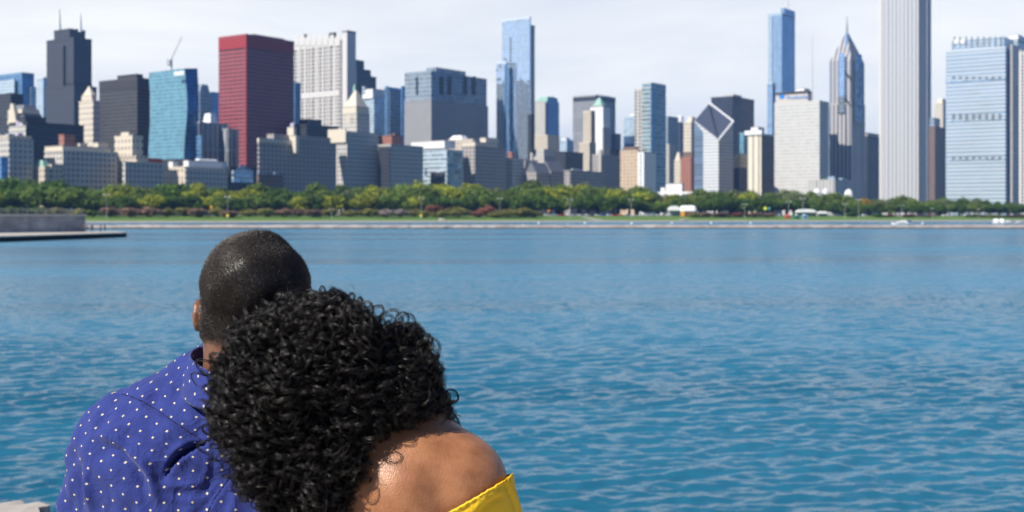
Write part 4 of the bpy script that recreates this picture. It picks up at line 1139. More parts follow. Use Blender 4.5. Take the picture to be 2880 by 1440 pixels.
def car(px, colour, d, rz=0.0):
    o = car0 if _fc2[0] else copy_thing(car0); _fc2[0] = False
    p = land_xy(px, d)
    o.location = (p[0], p[1], land_z(d)); o.scale = (1.1,)*3
    o.rotation_euler = (0, 0, math.atan2(ST[1], ST[0]) + (math.pi if random.random() < .5 else 0) + rz)
    for ch in o.children:
        if ch.name.startswith("body"):
            ch.material_slots[0].link = 'OBJECT'; ch.material_slots[0].material = plain("car_"+colour, CARP[colour], .3, .02)
    mark(o, f"{colour} car", "car", "cars on the shore drive", px)
for px, c in ((1538, "white"), (1548, "white"), (1562, "silver"), (1580, "red"), (1602, "white"), (1614, "silver"), (1632, "white"), (1651, "white"), (1664, "black"), (1680, "white"), (1697, "blue"), (1714, "white"), (1729, "red"), (1745, "orange"), (1762, "silver"),
              (1783, "white"), (1804, "white"), (1822, "white"), (1837, "silver"), (1851, "white"), (1866, "silver"), (1880, "white"), (2126, "white"), (2142, "silver"), (2182, "white"), (2196, "silver"), (2206, "white"), (2345, "silver"), (2430, "white"), (2476, "white"), (2528, "white"), (2570, "white"), (2655, "white"), (2667, "white"), (2682, "silver"), (2716, "white")):
    car(px, c, random.choice((83, 92)))
for px, c in ((670, "white"), (683, "silver"), (170, "white"), (266, "white")): car(px, c, 88)

def shirt_person(px, d, col, zb=None, Y=None, X=None, pose=0, label="person"):
    """small standing figure: one skinned body with its clothes as children"""
    if Y is None:
        p = land_xy(px, d); x, y, z = p[0], p[1], land_z(d)
    else:
        x, y, z = (px-CX)/F*Y, Y, zb
    sk = [(0, 0, .95), (0, 0, 1.22), (0, 0, 1.42), (0, 0, 1.53), (0, .02, 1.68), (.1, 0, .9), (.11, .02*pose, .5), (.11, -.05*pose, .06), (.11, .14, .03), (-.1, 0, .9), (-.11, -.06*pose, .5), (-.11, -.2*pose, .06), (-.11, .1-.2*pose, .03),
          (.19, 0, 1.4), (.25, .02, 1.12), (.24, .1, .86), (-.19, 0, 1.4), (-.25, .02, 1.12), (-.24, .1, .86)]
    ed = [(0, 1), (1, 2), (2, 3), (3, 4), (0, 5), (5, 6), (6, 7), (7, 8), (0, 9), (9, 10), (10, 11), (11, 12), (2, 13), (13, 14), (14, 15), (2, 16), (16, 17), (17, 18)]
    rad = [.15, .15, .14, .055, .105, .09, .06, .045, .035, .09, .06, .045, .035, .06, .045, .035, .06, .045, .035]
    def skin(name, ids, grow, mat, parent):
        me = bpy.data.meshes.new(name)
        mp_ = {q: i for i, q in enumerate(ids)}
        me.from_pydata([sk[i] for i in ids], [(mp_[a], mp_[b_]) for a, b_ in ed if a in mp_ and b_ in mp_], [])
        o = link(name, me, parent)
        m_ = o.modifiers.new("skin", 'SKIN')
        for i, q in enumerate(ids):
            sv = me.skin_vertices[0].data[i]; sv.radius = (rad[q]+grow, rad[q]*(.8 if q < 3 else 1)+grow); sv.use_root = (i == 0)
        s_ = o.modifiers.new("sub", 'SUBSURF'); s_.levels = s_.render_levels = 1
        me.materials.append(mat)
        return o
    b = skin("person", list(range(19)), 0, plain("skin_%d" % (abs(hash(col)) % 3), ((.32, .2, .14), (.18, .1, .07), (.4, .27, .2))[int(sum(col)*100) % 3], .6), None)
    b.location = (x, y, z); b.rotation_euler = (0, 0, random.uniform(0, 6.28))
    skin("jacket", [0, 1, 2, 13, 14, 16, 17], .018, plain("cloth_%d_%d_%d" % tuple(int(c*99) for c in col), col, .8), b)
    skin("trousers", [0, 5, 6, 7, 9, 10, 11], .016, plain("trouser_cloth", (.03, .035, .05), .8), b)
    return b
for i, (px, col, txt) in enumerate(((236, (.10, .05, .04), "person in dark brown jacket standing at the end of the pier wall"), (244, (.05, .05, .07), "person in black clothes beside the brown jacketed one on the pier"),
        (259, (.04, .05, .08), "person in navy jacket walking on the pier between the pairs"), (283, (.22, .09, .06), "person in reddish brown top, third group from the pier wall"), (295, (.02, .03, .08), "person in dark blue standing nearest the pier's tip"))):
    tag(shirt_person(px, 0, col, zb=.95, Y=250.0-(i % 2)*1.5, pose=(i % 3)*.5), txt, "person")
for px, d, col, txt in ((512, 8, (.6, .06, .03), "person in red jacket"), (575, 6, (.55, .12, .10), "person in pink top"), (310, 6, (.04, .05, .1), "person in dark clothes"), (360, 7, (.5, .55, .62), "person in pale clothes"), (828, 6, (.75, .72, .7), "person in white top"), (927, 5, (.06, .08, .12), "person in dark clothes"),
        (852, 8, (.05, .06, .1), "person in dark clothes"), (1097, 7, (.7, .7, .68), "person in white top"), (1117, 7, (.6, .6, .58), "person in light top"), (1435, 8, (.7, .7, .7), "person in white top"), (1488, 6, (.2, .3, .3), "person in green top"), (1525, 9, (.55, .12, .08), "person in red top"), (1700, 6, (.03, .03, .04), "person in black clothes"), (1508, 7, (.4, .42, .4), "person in grey top"),
        (1815, 7, (.05, .05, .06), "person in black clothes"), (1852, 9, (.5, .15, .08), "person in red top"), (2040, 6, (.6, .6, .62), "person in light top"), (2100, 8, (.75, .75, .75), "person in white top")):
    mark(shirt_person(px, d, col, pose=random.random()), txt, "person", "people on the far shore walk", px)

def sign(px, d, ypx, rpx, col, txt, cname):
    p = land_xy(px, d); z0 = land_z(d); zc = CAMH+(HZ-ypx)*p[1]/F; r = rpx*p[1]/F
    rt = empty("road_sign", (p[0], p[1], z0)); tag(rt, txt, "sign")
    MB().tube((0, .1, 0), (0, .1, zc-z0), .07, .07, 6).build("post", M_POLE, rt)
    MB().tube((0, -.05, zc-z0), (0, .05, zc-z0), r, r, 20).build("disc", plain("sign_"+cname, col, .5, .04), rt)
sign(640, 36, 606, 4.2, (.75, .52, .06), "round yellow sign on the lamp post below the red tower's left edge", "yellow")
sign(594, 84, 583, 3.6, (.80, .40, .03), "round amber sign in front of the trees left of the red tower", "amber")
sign(1184, 36, 606, 4.0, (.72, .58, .10), "round yellow sign beside the lamp post left of the rust red shrub", "pale_yellow")
sign(1323, 40, 615, 3.8, (.45, .75, .08), "round lime green sign on the lawn below the grey slab tower", "lime")
sign(2152, 84, 586, 4.6, (.65, .80, .05), "bright yellow green round sign in front of the dark trees", "bright_lime")
sign(2163, 84, 586, 3.6, (.12, .38, .36), "teal round sign right beside the yellow green one", "teal")
sign(1543, 84, 593, 3.4, (.75, .28, .03), "orange round sign above the cars below the green gabled tower", "orange")

# tents, kiosks and the white canopied tram on the lawn
M_TENT = plain("tent_canvas", (.82, .82, .82), .7, .04)
def tent(px, wpx, ytop, ybase, d, txt):
    p = land_xy(px, d); z0 = land_z(d); s = p[1]/F; w = wpx*s/2
    h = CAMH+(HZ-ytop)*p[1]/F - z0; e = max(.5, h*.55)
    rt = empty("white_tent", (p[0], p[1], z0)); tag(rt, txt, "tent")
    n = 10; prof = [(w*math.cos(math.pi*i/n), e+(h-e)*math.sin(math.pi*i/n)**.8) for i in range(n+1)]
    v = [(x, y, z) for y in (-4, 4) for x, z in prof]
    k = n+1
    mesh("canopy", v, [(i, i+1, k+i+1, k+i) for i in range(n)] + [tuple(range(k)), tuple(reversed(range(k, 2*k)))], M_TENT, rt)
    for sx in (-.95, .95):
        for y in (-3.8, 3.8): MB().tube((w*sx, y, 0), (w*sx, y, e+.3), .09, .09, 6).build("pole", M_POLE, rt)
    MB().box(-w*.95, w*.95, 3.7, 3.8, 0.02, e).build("rear_wall", plain("tent_wall", (.5, .51, .53), .8), rt)
tent(2266, 54, 588, 606, 70, "large white domed tent on the lawn below the white slab tower")
tent(2313, 26, 594, 606, 66, "small white tent right of the large domed tent")
tent(1896, 34, 579, 600, 80, "flat white tent left of the white rounded canopy below the white hall")
def tram():
    p = land_xy(1935, 62); z0 = land_z(62); s = p[1]/F
    rt = empty("canopy_stand", (p[0], p[1], z0)); tag(rt, "white rounded canopy on a brown stand with an orange front beside the lawn", "stand")
    L = 22*s; zt = (HZ-578)*s+CAMH-z0; zm = (HZ-594)*s+CAMH-z0
    n = 10
    prof = [(-2.6+5.2*0, 0)]
    v = []
    for x in (-L, -L*.8, L*.75, L):
        k = .72 if abs(x) == L else 1
        for i in range(n+1):
            t = math.pi*i/n; v.append((x, -2.8*math.cos(t)*k, zm+(zt-zm)*math.sin(t)*k))
    m_ = n+1
    f = [(a*m_+i, (a+1)*m_+i, (a+1)*m_+i+1, a*m_+i+1) for a in range(3) for i in range(n)] + [tuple(range(m_)), tuple(reversed(range(3*m_, 4*m_)))]
    mesh("canopy", v, f, M_TENT, rt)
    MB().box(-L*.9, L*.9, -2.4, 2.4, 0, zm-.05).build("stand_wall", plain("brown_boards", (.13, .07, .04), .8, .2), rt)
    MB().box(-L, -L*.5, -2.75, -2.45, .2, zm).build("front_panel", plain("orange_panel", (.78, .35, .03), .6), rt)
tram()
def kiosk(px, ytop, wpx, col, txt, d=30, cname="x"):
    p = land_xy(px, d); z0 = land_z(d); s = p[1]/F; w = wpx*s/2; h = CAMH+(HZ-ytop)*p[1]/F-z0
    rt = empty("kiosk", (p[0], p[1], z0)); tag(rt, txt, "kiosk")
    MB().box(-w, w, -1.5, 1.5, 0, h*.7).build("counter_walls", plain("kiosk_"+cname, col, .7), rt)
    MB().lathe([(w*1.45, h*.7), (w*.1, h)], (0, 0, 0.02), 4).build("roof", plain("kiosk_roof_"+cname, tuple(min(.8, c*1.3+.05) for c in col), .7), rt)
    MB().box(-w*.7, w*.7, -1.56, -1.5, h*.3, h*.58).build("hatch", M_GLASS, rt)
kiosk(2215, 603, 12, (.55, .06, .05), "small red kiosk near the shore below the white slab tower", cname="red")
kiosk(2238, 605, 18, (.06, .22, .18), "dark green kiosk right of the red one", cname="green")
kiosk(2263, 603, 14, (.20, .36, .58), "light blue kiosk by the shore in front of the large tent", 22, cname="blue")
kiosk(1242, 614, 14, (.62, .56, .42), "small cream hut at the water's edge below the white roofed block", 4, cname="cream")
kiosk(1924, 616, 24, (.62, .57, .45), "low cream hut at the water's edge below the white hall", 4, cname="buff")
for px, yt, w in ((2298, 530, 22), (2322, 530, 15), (2387, 532, 24)):
    p = land_xy(px, 210); z0 = land_z(210); s = p[1]/F; h = CAMH+(HZ-yt)*s-z0
    rt = empty("white_dome", (p[0], p[1], z0))
    tag(rt, {2298: "largest round white dome peeking over the trees", 2322: "small round white dome right of the largest dome", 2387: "white wedge shaped dome left of the spired tower's dark foot"}[px], "dome")
    MB().lathe([(w*s*.5, 0), (w*s*.5, h-w*s*.6), (w*s*.42, h-w*s*.3), (w*s*.25, h-w*s*.1), (.1, h)], (0, 0, 0), 18, 1, .7).build("shell", M_TENT, rt, True)
    MB().tube((0, 0, h-.1), (0, 0, h+.8), .2, .08, 6).build("finial", M_POLE, rt)

# boats and buoys in the harbour strip behind the breakwater
def yacht(px, Y, L, txt, canvas=(.03, .05, .16)):
    rt = empty("motor_yacht", ((px-CX)/F*Y, Y, 0)); tag(rt, txt, "boat")
    st = [(-.5, .17, .11), (-.3, .18, .115), (0, .18, .125), (.25, .15, .14), (.42, .07, .16), (.5, .004, .175)]
    v = []
    for x, w, z in st:
        v += [(x*L, -w*L*.9, z*L*.62), (x*L, -w*L*.55, -.3), (x*L, w*L*.55, -.3), (x*L, w*L*.9, z*L*.62)]
    f = [(i*4+j, i*4+j+1, i*4+5+j, i*4+4+j) for i in range(5) for j in range(3)] + [(i*4+3, i*4, i*4+4, i*4+7) for i in range(5)] + [(0, 3, 2, 1)]
    mesh("hull", v, f, plain("boat_white", (.82, .82, .8), .3, .03), rt)
    def cab(x0, x1, z0, z1, w, nm, m, in_=.0):
        v = [(x0*L, -w*L, z0*L), (x1*L, -w*L, z0*L), (x1*L, w*L, z0*L), (x0*L, w*L, z0*L), ((x0+.02)*L, -w*L*.85, z1*L), ((x1-.10)*L, -w*L*.85, z1*L), ((x1-.10)*L, w*L*.85, z1*L), ((x0+.02)*L, w*L*.85, z1*L)]
        return mesh(nm, v, [(4, 5, 6, 7), (0, 1, 5, 4), (1, 2, 6, 5), (2, 3, 7, 6), (3, 0, 4, 7), (3, 2, 1, 0)], m, rt)
    cab(-.32, .26, .072, .15, .12, "cabin", plain("boat_white", (.82, .82, .8), .3, .03))
    cab(-.20, .20, .10, .130, .124, "window", M_GLASS)
    cab(-.26, .10, .15, .20, .10, "flybridge", plain("boat_white", (.82, .82, .8), .3, .03))
    cab(-.50, -.2, .13, .21, .11, "canvas", plain("boat_canvas", canvas, .8))
    MB().tube((-.1*L, 0, .2*L), (-.1*L, 0, .32*L), .05, .03, 6).build("mast", M_POLE, rt)
    return rt
yacht(2535, 640, 10.2, "white motor yacht with dark blue canvas behind the breakwater below the white skyscraper").rotation_euler = (0, 0, math.pi)
yacht(2836, 760, 8.0, "smaller white motor boat at right between the drum shaped boat covers and the edge", (.5, .5, .52))
yacht(2866, 770, 9.0, "low white motor boat nearest the right edge of the picture", (.6, .6, .62)).scale = (1, 1, .6)
for i, px in enumerate((2801, 2817)):
    rt = empty("covered_boat", ((px-CX)/F*745, 745, 0)); tag(rt, ("round white covered boat standing left in the pair at right", "round white covered boat standing right in the pair at right")[i], "boat", "pair of covered boats")
    MB().lathe([(.6, -.3), (1.7, .1), (1.8, .8)], (0, 0, 0), 14, 1, 2).build("hull", plain("boat_white", (.82, .82, .8), .3, .03), rt, True)
    MB().lathe([(1.75, .82), (1.5, 2.1), (.9, 2.7), (.1, 2.9)], (0, 0, 0), 14, 1, 2).build("cover", M_TENT, rt, True)
buoy0 = empty("mooring_buoy", (0, 0, 0))
MB().lathe([(.1, -.5), (.5, -.2), (.62, .2), (.5, .6), (.15, .82)], (0, 0, 0), 14).build("float", M_TENT, buoy0, True)
MB().tube((0, 0, .8), (0, 0, 1.5), .05, .05, 6).build("pick_up_staff", M_POLE, buoy0)
for i, (px, Y) in enumerate(((1515, 700), (1645, 720), (1776, 700), (2000, 740), (2111, 740), (2595, 720), (1890, 760), (1470, 520), (1345, 470), (1596, 500))):
    o = buoy0 if i == 0 else copy_thing(buoy0)
    o.location = ((px-CX)/F*Y, Y, 0)
    mark(o, "white mooring buoy", "buoy", "mooring buoys behind the breakwater", px)
flush_labels()

# ------------------------------------------------------------------ air between the lake and the city
hz = MB().box(-9500, 15500, -80, 13000, -3.0, 700.0).build("haze", None)
hz.data.materials.clear()
hm = bpy.data.materials.new("haze"); hm.use_nodes = True
t = hm.node_tree; t.nodes.clear()
ho = t.nodes.new("ShaderNodeOutputMaterial"); hv = t.nodes.new("ShaderNodeVolumePrincipled")
hv.inputs["Color"].default_value = (.26, .50, 1.0, 1); hv.inputs["Density"].default_value = HAZE
t.links.new(hv.outputs[0], ho.inputs["Volume"])
hz.data.materials.append(hm)
tag(hz, "thin bluish haze over the lake and city", kind="stuff")
# ------------------------------------------------------------------ near ground: stone terrace the couple sits on
M_STONE = plain("limestone", (0.42, 0.375, 0.33), 0.9, 0.25, 1.8, bump=0.5)
def rough_block(name, x0, x1, y0, y1, z0, z1, seed, label=None, kind=None, cat=None, jag=0.05, seg=0.12):
    r = np.random.default_rng(seed)
    nx, ny = max(2, int((x1-x0)/seg)), max(2, int((y1-y0)/seg))
    xs, ys = np.linspace(x0, x1, nx), np.linspace(y0, y1, ny)
    v = []; f = []
    edge = lambda i, j: i in (0, nx-1) or j in (0, ny-1)
    for i, x in enumerate(xs):
        for j, y in enumerate(ys):
            e = edge(i, j)
            v.append((x + (r.normal(0, jag) if e else 0), y + (r.normal(0, jag) if e else 0), z1 - (abs(r.normal(0, jag*.7)) if e else abs(r.normal(0, .006)))))
    for i in range(nx-1):
        for j in range(ny-1): f.append((i*ny+j, (i+1)*ny+j, (i+1)*ny+j+1, i*ny+j+1))
    per = [i*ny for i in range(nx)] + [(nx-1)*ny+j for j in range(1, ny)] + [i*ny+ny-1 for i in range(nx-2, -1, -1)] + [j for j in range(ny-2, 0, -1)]
    b0 = len(v)
    for q in per: v.append((v[q][0]+r.normal(0, jag*.5), v[q][1]+r.normal(0, jag*.5), z0))
    n = len(per)
    for k in range(n): f.append((per[k], b0+k, b0+(k+1) % n, per[(k+1) % n]))
    o = mesh(name, v, f, M_STONE)
    tag(o, label, cat, None, kind)
    return o
SEAT_Z = 3.06
rough_block("terrace", -9, 9, -8, 1.62, -1.0, SEAT_Z, 3, "worn limestone terrace under the couple", "structure", None, 0.02, .5)
rough_block("terrace", -9, 9, 1.63, 2.42, -1.0, SEAT_Z-.002, 4, "worn limestone seating step under the couple", "structure", None, 0.02, .3)
rough_block("terrace", -9, 9, 2.44, 5.45, -1.0, 2.60, 5, "lower limestone step at the water's edge", "structure", None, 0.03, .3)
rough_block("limestone_block", -4.2, -2.30, 5.47, 6.16, -1.0, 2.585, 8, "rough pale limestone block at the water's edge in the bottom left corner", None, "stone block", 0.022, .06)

# ------------------------------------------------------------------ implicit bodies
def sd_ell(p, c, r, rot=None):
    q = p - np.asarray(c, np.float32)
    if rot is not None: q = q @ np.asarray(rot, np.float32)
    r = np.asarray(r, np.float32)
    k0 = np.linalg.norm(q/r, axis=-1); k1 = np.linalg.norm(q/(r*r), axis=-1)
    return k0*(k0-1)/np.maximum(k1, 1e-6)
def sd_cap(p, a, b, ra, rb, flat=None):
    a = np.asarray(a, np.float32); b = np.asarray(b, np.float32)
    pa = p - a; ba = b - a
    h = np.clip((pa @ ba)/(ba @ ba), 0, 1)
    return np.linalg.norm(pa - h[..., None]*ba, axis=-1) - (ra + (rb-ra)*h)
def smin(a, b, k):
    h = np.clip(.5 + .5*(b-a)/k, 0, 1)
    return b + (a-b)*h - k*h*(1-h)
def blend(ds, k):
    d = ds[0]
    for e in ds[1:]: d = smin(d, e, k)
    return d

def surface_nets(f, lo, hi, h, blk=24):
    lo, hi = np.array(lo, float), np.array(hi, float)
    n = np.ceil((hi-lo)/h).astype(int) + 1
    n = ((n + blk-1)//blk)*blk
    V = np.empty(tuple(n), np.float32)
    for i in range(0, n[0], blk):
        for j in range(0, n[1], blk):
            for k in range(0, n[2], blk):
                c = lo + h*(np.array([i, j, k]) + (blk-1)/2)
                dc = float(f(c[None].astype(np.float32))[0])
                if abs(dc) > blk*h*1.25:
                    V[i:i+blk, j:j+blk, k:k+blk] = dc; continue
                g = np.stack(np.meshgrid(np.arange(i, i+blk), np.arange(j, j+blk), np.arange(k, k+blk), indexing='ij'), -1)
                V[i:i+blk, j:j+blk, k:k+blk] = f((lo + g*h).astype(np.float32))
    S = V < 0
    cells = S[:-1, :-1, :-1].astype(np.int8)
    off = [(a, b, c) for a in (0, 1) for b in (0, 1) for c in (0, 1)]
    cnt = sum(S[a:n[0]-1+a, b:n[1]-1+b, c:n[2]-1+c].astype(np.int8) for a, b, c in off)
    act = (cnt > 0) & (cnt < 8)
    idx = np.full(act.shape, -1, np.int64); ijk = np.argwhere(act); idx[act] = np.arange(len(ijk))
    acc = np.zeros((len(ijk), 3)); num = np.zeros(len(ijk))
    for p in off:
        for ax in range(3):
            if p[ax] == 0:
                q = list(p); q[ax] = 1
                va = V[ijk[:, 0]+p[0], ijk[:, 1]+p[1], ijk[:, 2]+p[2]]; vb = V[ijk[:, 0]+q[0], ijk[:, 1]+q[1], ijk[:, 2]+q[2]]
                m = (va < 0) != (vb < 0)
                t = va/np.where(m, va-vb, 1)
                pt = np.tile(np.array(p, float), (len(ijk), 1)); pt[:, ax] += t
                acc[m] += pt[m]; num[m] += 1
    P = lo + h*(ijk + acc/np.maximum(num, 1)[:, None])
    F_ = []
    for ax in range(3):
        b, c = [(1, 2), (2, 0), (0, 1)][ax]
        sl0 = [slice(1, -1)]*3; sl0[ax] = slice(0, n[ax]-1)
        A = S[tuple(sl0)]; sl1 = list(sl0); sl1[ax] = slice(1, n[ax]); B = S[tuple(sl1)]
        e = np.argwhere(A != B)
        if not len(e): continue
        inside = A[tuple(e.T)]
        base = e.copy(); 
        for q in range(3):
            if q != ax: base[:, q] += 1
        def cid(db, dc_):
            w = base.copy(); w[:, b] -= db; w[:, c] -= dc_
            return idx[w[:, 0], w[:, 1], w[:, 2]]
        q = np.stack([cid(1, 1), cid(0, 1), cid(0, 0), cid(1, 0)], 1)
        q[~inside] = q[~inside][:, ::-1]
        F_.append(q)
    F_ = np.concatenate(F_); F_ = F_[(F_ >= 0).all(1)]
    # settle onto the true surface
    for _ in range(2):
        e = 1e-3; P32 = P.astype(np.float32)
        d0 = f(P32)
        g = np.stack([f(P32 + np.eye(3, dtype=np.float32)[i]*e) - d0 for i in range(3)], -1)/e
        gl = np.linalg.norm(g, axis=1, keepdims=True)
        P = P - np.clip(d0[:, None], -h, h)*g/np.maximum(gl, .3)**2*.9
    return P, F_.astype(np.int32)
def normals(P, Fq):
    fn = np.cross(P[Fq[:, 2]]-P[Fq[:, 0]], P[Fq[:, 3]]-P[Fq[:, 1]])
    vn = np.zeros_like(P)
    for i in range(4): np.add.at(vn, Fq[:, i], fn)
    return vn/np.maximum(np.linalg.norm(vn, axis=1, keepdims=True), 1e-9)
def cut(P, Fq, keep):
    """faces whose corners are all kept"""
    m = keep[Fq].all(1); Fq = Fq[m]
    u, inv = np.unique(Fq, return_inverse=True)
    return P[u], inv.reshape(Fq.shape).astype(np.int32), u

def ppx(P):
    """where points of a figure fall in the photograph: used to shape folds on the cloth (photo pixels)"""
    return CX + P[:, 0]*F/P[:, 1], HZ + (CAMH-P[:, 2])*F/P[:, 1]

def hand(c, fwd, up, side, s=1.0):
    """palm, four unequal curled fingers and a thumb from its side, as capsules"""
    c, fwd, up, side = [np.asarray(q, float) for q in (c, fwd, up, side)]
    fwd /= np.linalg.norm(fwd); up /= np.linalg.norm(up); side /= np.linalg.norm(side)
    L = [("c", c-fwd*.03*s, c+fwd*.035*s, .026*s, .028*s), ("c", c-fwd*.03*s+side*.02*s, c+fwd*.03*s+side*.022*s, .018*s, .018*s), ("c", c-fwd*.03*s-side*.02*s, c+fwd*.03*s-side*.022*s, .018*s, .017*s)]
    for o_, ln in ((.030, .062), (.010, .074), (-.011, .068), (-.031, .052)):
        a = c + fwd*.045*s + side*o_*s; b = a + (fwd*.86 - up*.3)*ln*.5*s; e = b + (fwd*.45 - up*.9)*ln*.5*s
        L += [("c", a, b, .0095*s, .0088*s), ("c", b, e, .0088*s, .0075*s)]
    a = c - fwd*.01*s + side*.036*s; b = a + (side*.6 + fwd*.7)*.035*s; e = b + (fwd - up*.3)*.03*s
    L += [("c", a, b, .0125*s, .011*s), ("c", b, e, .011*s, .009*s)]
    return L

# ------------------------------------------------------------------ the man
mY = 1.90
mk = lambda px, py, Y=mY: W3(px, py, Y)
PXM = mY/F
MC1, MC2 = mk(622, 1222, 1.90), mk(372, 1236, 1.915)
MR1, MR2 = mk(770, 1222, 1.90), mk(1000, 1290, 1.93)
MSL, MEL = mk(336, 1268, 1.915), mk(176, 1740, 1.95)
MSR, MER = mk(1035, 1330, 1.94), mk(1120, 1800, 2.02)
MHL, MHR = np.array([MEL[0]+.10, 2.22, SEAT_Z+.17]), np.array([MER[0]-.10, 2.24, SEAT_Z+.17])
HIP = np.array([-.41, 1.98, SEAT_Z+.11])
def man_cloth(p):
    t = [sd_cap(p, MC1, MC2, 112*PXM, 130*PXM), sd_cap(p, MR1, MR2, 112*PXM, 120*PXM), sd_cap(p, MC1, MR1, 112*PXM, 112*PXM),
         sd_ell(p, mk(670, 1480, 1.945), (.205, .130, .30)), sd_ell(p, mk(450, 1360, 1.895), (.105, .080, .135)), sd_ell(p, mk(880, 1400, 1.90), (.10, .078, .13)),
         sd_cap(p, mk(680, 1500, 1.97), HIP + np.array([0, 0, .03]), .15, .165)]
    d = blend(t, .055)
    la = blend([sd_cap(p, MSL, MEL, 126*PXM, 88*PXM), sd_cap(p, MEL, MEL*.45+MHL*.55, 88*PXM, .046)], .03)
    ra = blend([sd_cap(p, MSR, MER, 122*PXM, 86*PXM), sd_cap(p, MER, MER*.45+MHR*.55, 86*PXM, .046)], .03)
    d = smin(d, la, .030); d = smin(d, ra, .030)
    return d
HC = mk(719, 805, 1.85)
NECK0, NECK1 = mk(704, 905, 1.855), mk(690, 1095, 1.885)
def man_head(p):
    d = blend([sd_ell(p, mk(719, 802, 1.85), (.0790, .097, .0700)), sd_ell(p, mk(723, 872, 1.865), (.0785, .090, .086))], .010)
    d = smin(d, sd_ell(p, mk(719, 790, 1.815), (.070, .062, .060)), .012)
    d = smin(d, sd_ell(p, mk(709, 738, 1.845), (.050, .066, .0450)), .02)
    d = smin(d, sd_cap(p, NECK0, NECK1, .0640, .066), .022)
    face = HC + np.array([0, .075, -.055])
    d = smin(d, sd_ell(p, HC + np.array([0, .062, -.082]), (.060, .058, .058)), .03)         # jaw
    d = smin(d, sd_ell(p, HC + np.array([0, .088, -.125]), (.024, .022, .018)), .02)          # chin
    d = smin(d, sd_cap(p, HC + np.array([0, .098, -.015]), HC + np.array([0, .122, -.055]), .009, .016), .012)   # nose
    d = smin(d, sd_cap(p, HC + np.array([-.022, .106, -.088]), HC + np.array([.022, .106, -.088]), .008, .008), .008)
    d = smin(d, sd_cap(p, HC + np.array([-.045, .088, .008]), HC + np.array([.045, .088, .008]), .011, .011), .015)   # brow
    for s in (-1, 1):
        d = -smin(-d, sd_ell(p, HC + np.array([.031*s, .106, -.018]), (.018, .014, .012)), .01)
        d = smin(d, sd_ell(p, HC + np.array([.031*s, .090, -.018]), (.012, .012, .012)), .004)
    for s, ex in ((-1, 559), (1, 879)):                                                        # ears
        c = mk(ex, 888, 1.868)
        d = smin(d, np.maximum(sd_ell(p, c, (.0100, .022, .0265)), -sd_ell(p, c + np.array([s*.010, -.002, .004]), (.007, .015, .018))), .006)
    return d
def man_body(p):
    d = smin(man_cloth(p) + .034, man_head(p), .03)
    for s, el, hd in ((-1, MEL, MHL), (1, MER, MHR)):
        d = smin(d, sd_cap(p, el, hd, .038, .026), .02)
        for _, a, b, ra, rb in hand(hd + np.array([0, .05, -.005]), (0, 1, -.15), (0, .15, 1), (-s, 0, 0)): d = smin(d, sd_cap(p, a, b, ra, rb), .006)
    for s in (-1, 1):                                                                          # seated legs
        hip = HIP + np.array([.095*s, .02, .0]); kn = HIP + np.array([.12*s, .50, .03]); an = np.array([kn[0], 2.62, 2.70]); toe = an + np.array([.01*s, .16, -.055])
        d = smin(d, blend([sd_cap(p, hip, kn, .088, .058), sd_cap(p, kn, an, .055, .038), sd_cap(p, an + np.array([0, -.03, -.05]), toe, .042, .036)], .03), .04)
    return d
print("man...")
P, Fq = surface_nets(man_body, (-.95, 1.6, 2.55), (.15, 2.95, 4.02), .0065)

def skin_mat(name, deep, light, rough, sss=.10, bump=.25, bscale=420, hair=False):
    m, t, b = new_mat(name)
    tcn = t.nodes.new("ShaderNodeTexCoord")
    n1 = nd(t, "ShaderNodeTexNoise", Scale=28.0, Detail=6.0, Roughness=.6); t.links.new(tcn.outputs["Object"], n1.inputs["Vector"])
    n2 = nd(t, "ShaderNodeTexVoronoi", Scale=bscale); t.links.new(tcn.outputs["Object"], n2.inputs["Vector"])
    rp = nd(t, "ShaderNodeMapRange"); t.links.new(n1.outputs["Fac"], rp.inputs["Value"])
    rp.inputs["From Min"].default_value, rp.inputs["From Max"].default_value = .3, .7
    c = mixrgb(t, rp.outputs[0], deep, light)
    if hair:
        at = t.nodes.new("ShaderNodeAttribute"); at.attribute_name = "scalp"
        c = mixrgb(t, at.outputs["Fac"], c, (.022, .015, .011))
    t.links.new(c, b.inputs["Base Color"])
    b.inputs["Roughness"].default_value = rough
    b.inputs["Specular IOR Level"].default_value = .5
    b.inputs["Subsurface Weight"].default_value = sss
    b.inputs["Subsurface Radius"].default_value = (1.0, .35, .18)
    b.inputs["Subsurface Scale"].default_value = .006
    bn = nd(t, "ShaderNodeBump", Strength=bump, Distance=.0012)
    n3 = nd(t, "ShaderNodeTexNoise", Scale=260.0, Detail=6.0, Roughness=.65); t.links.new(tcn.outputs["Object"], n3.inputs["Vector"])
    t.links.new(math2(t, 'MULTIPLY_ADD', n3.outputs["Fac"], .4, n2.outputs["Distance"]), bn.inputs["Height"]); t.links.new(bn.outputs[0], b.inputs["Normal"])
    return m
M_SKIN_M = skin_mat("man_skin", (.150, .066, .038), (.215, .100, .058), .45, hair=True)
M_SKIN_W = skin_mat("woman_skin", (.250, .100, .040), (.400, .175, .080), .42, bump=.28)

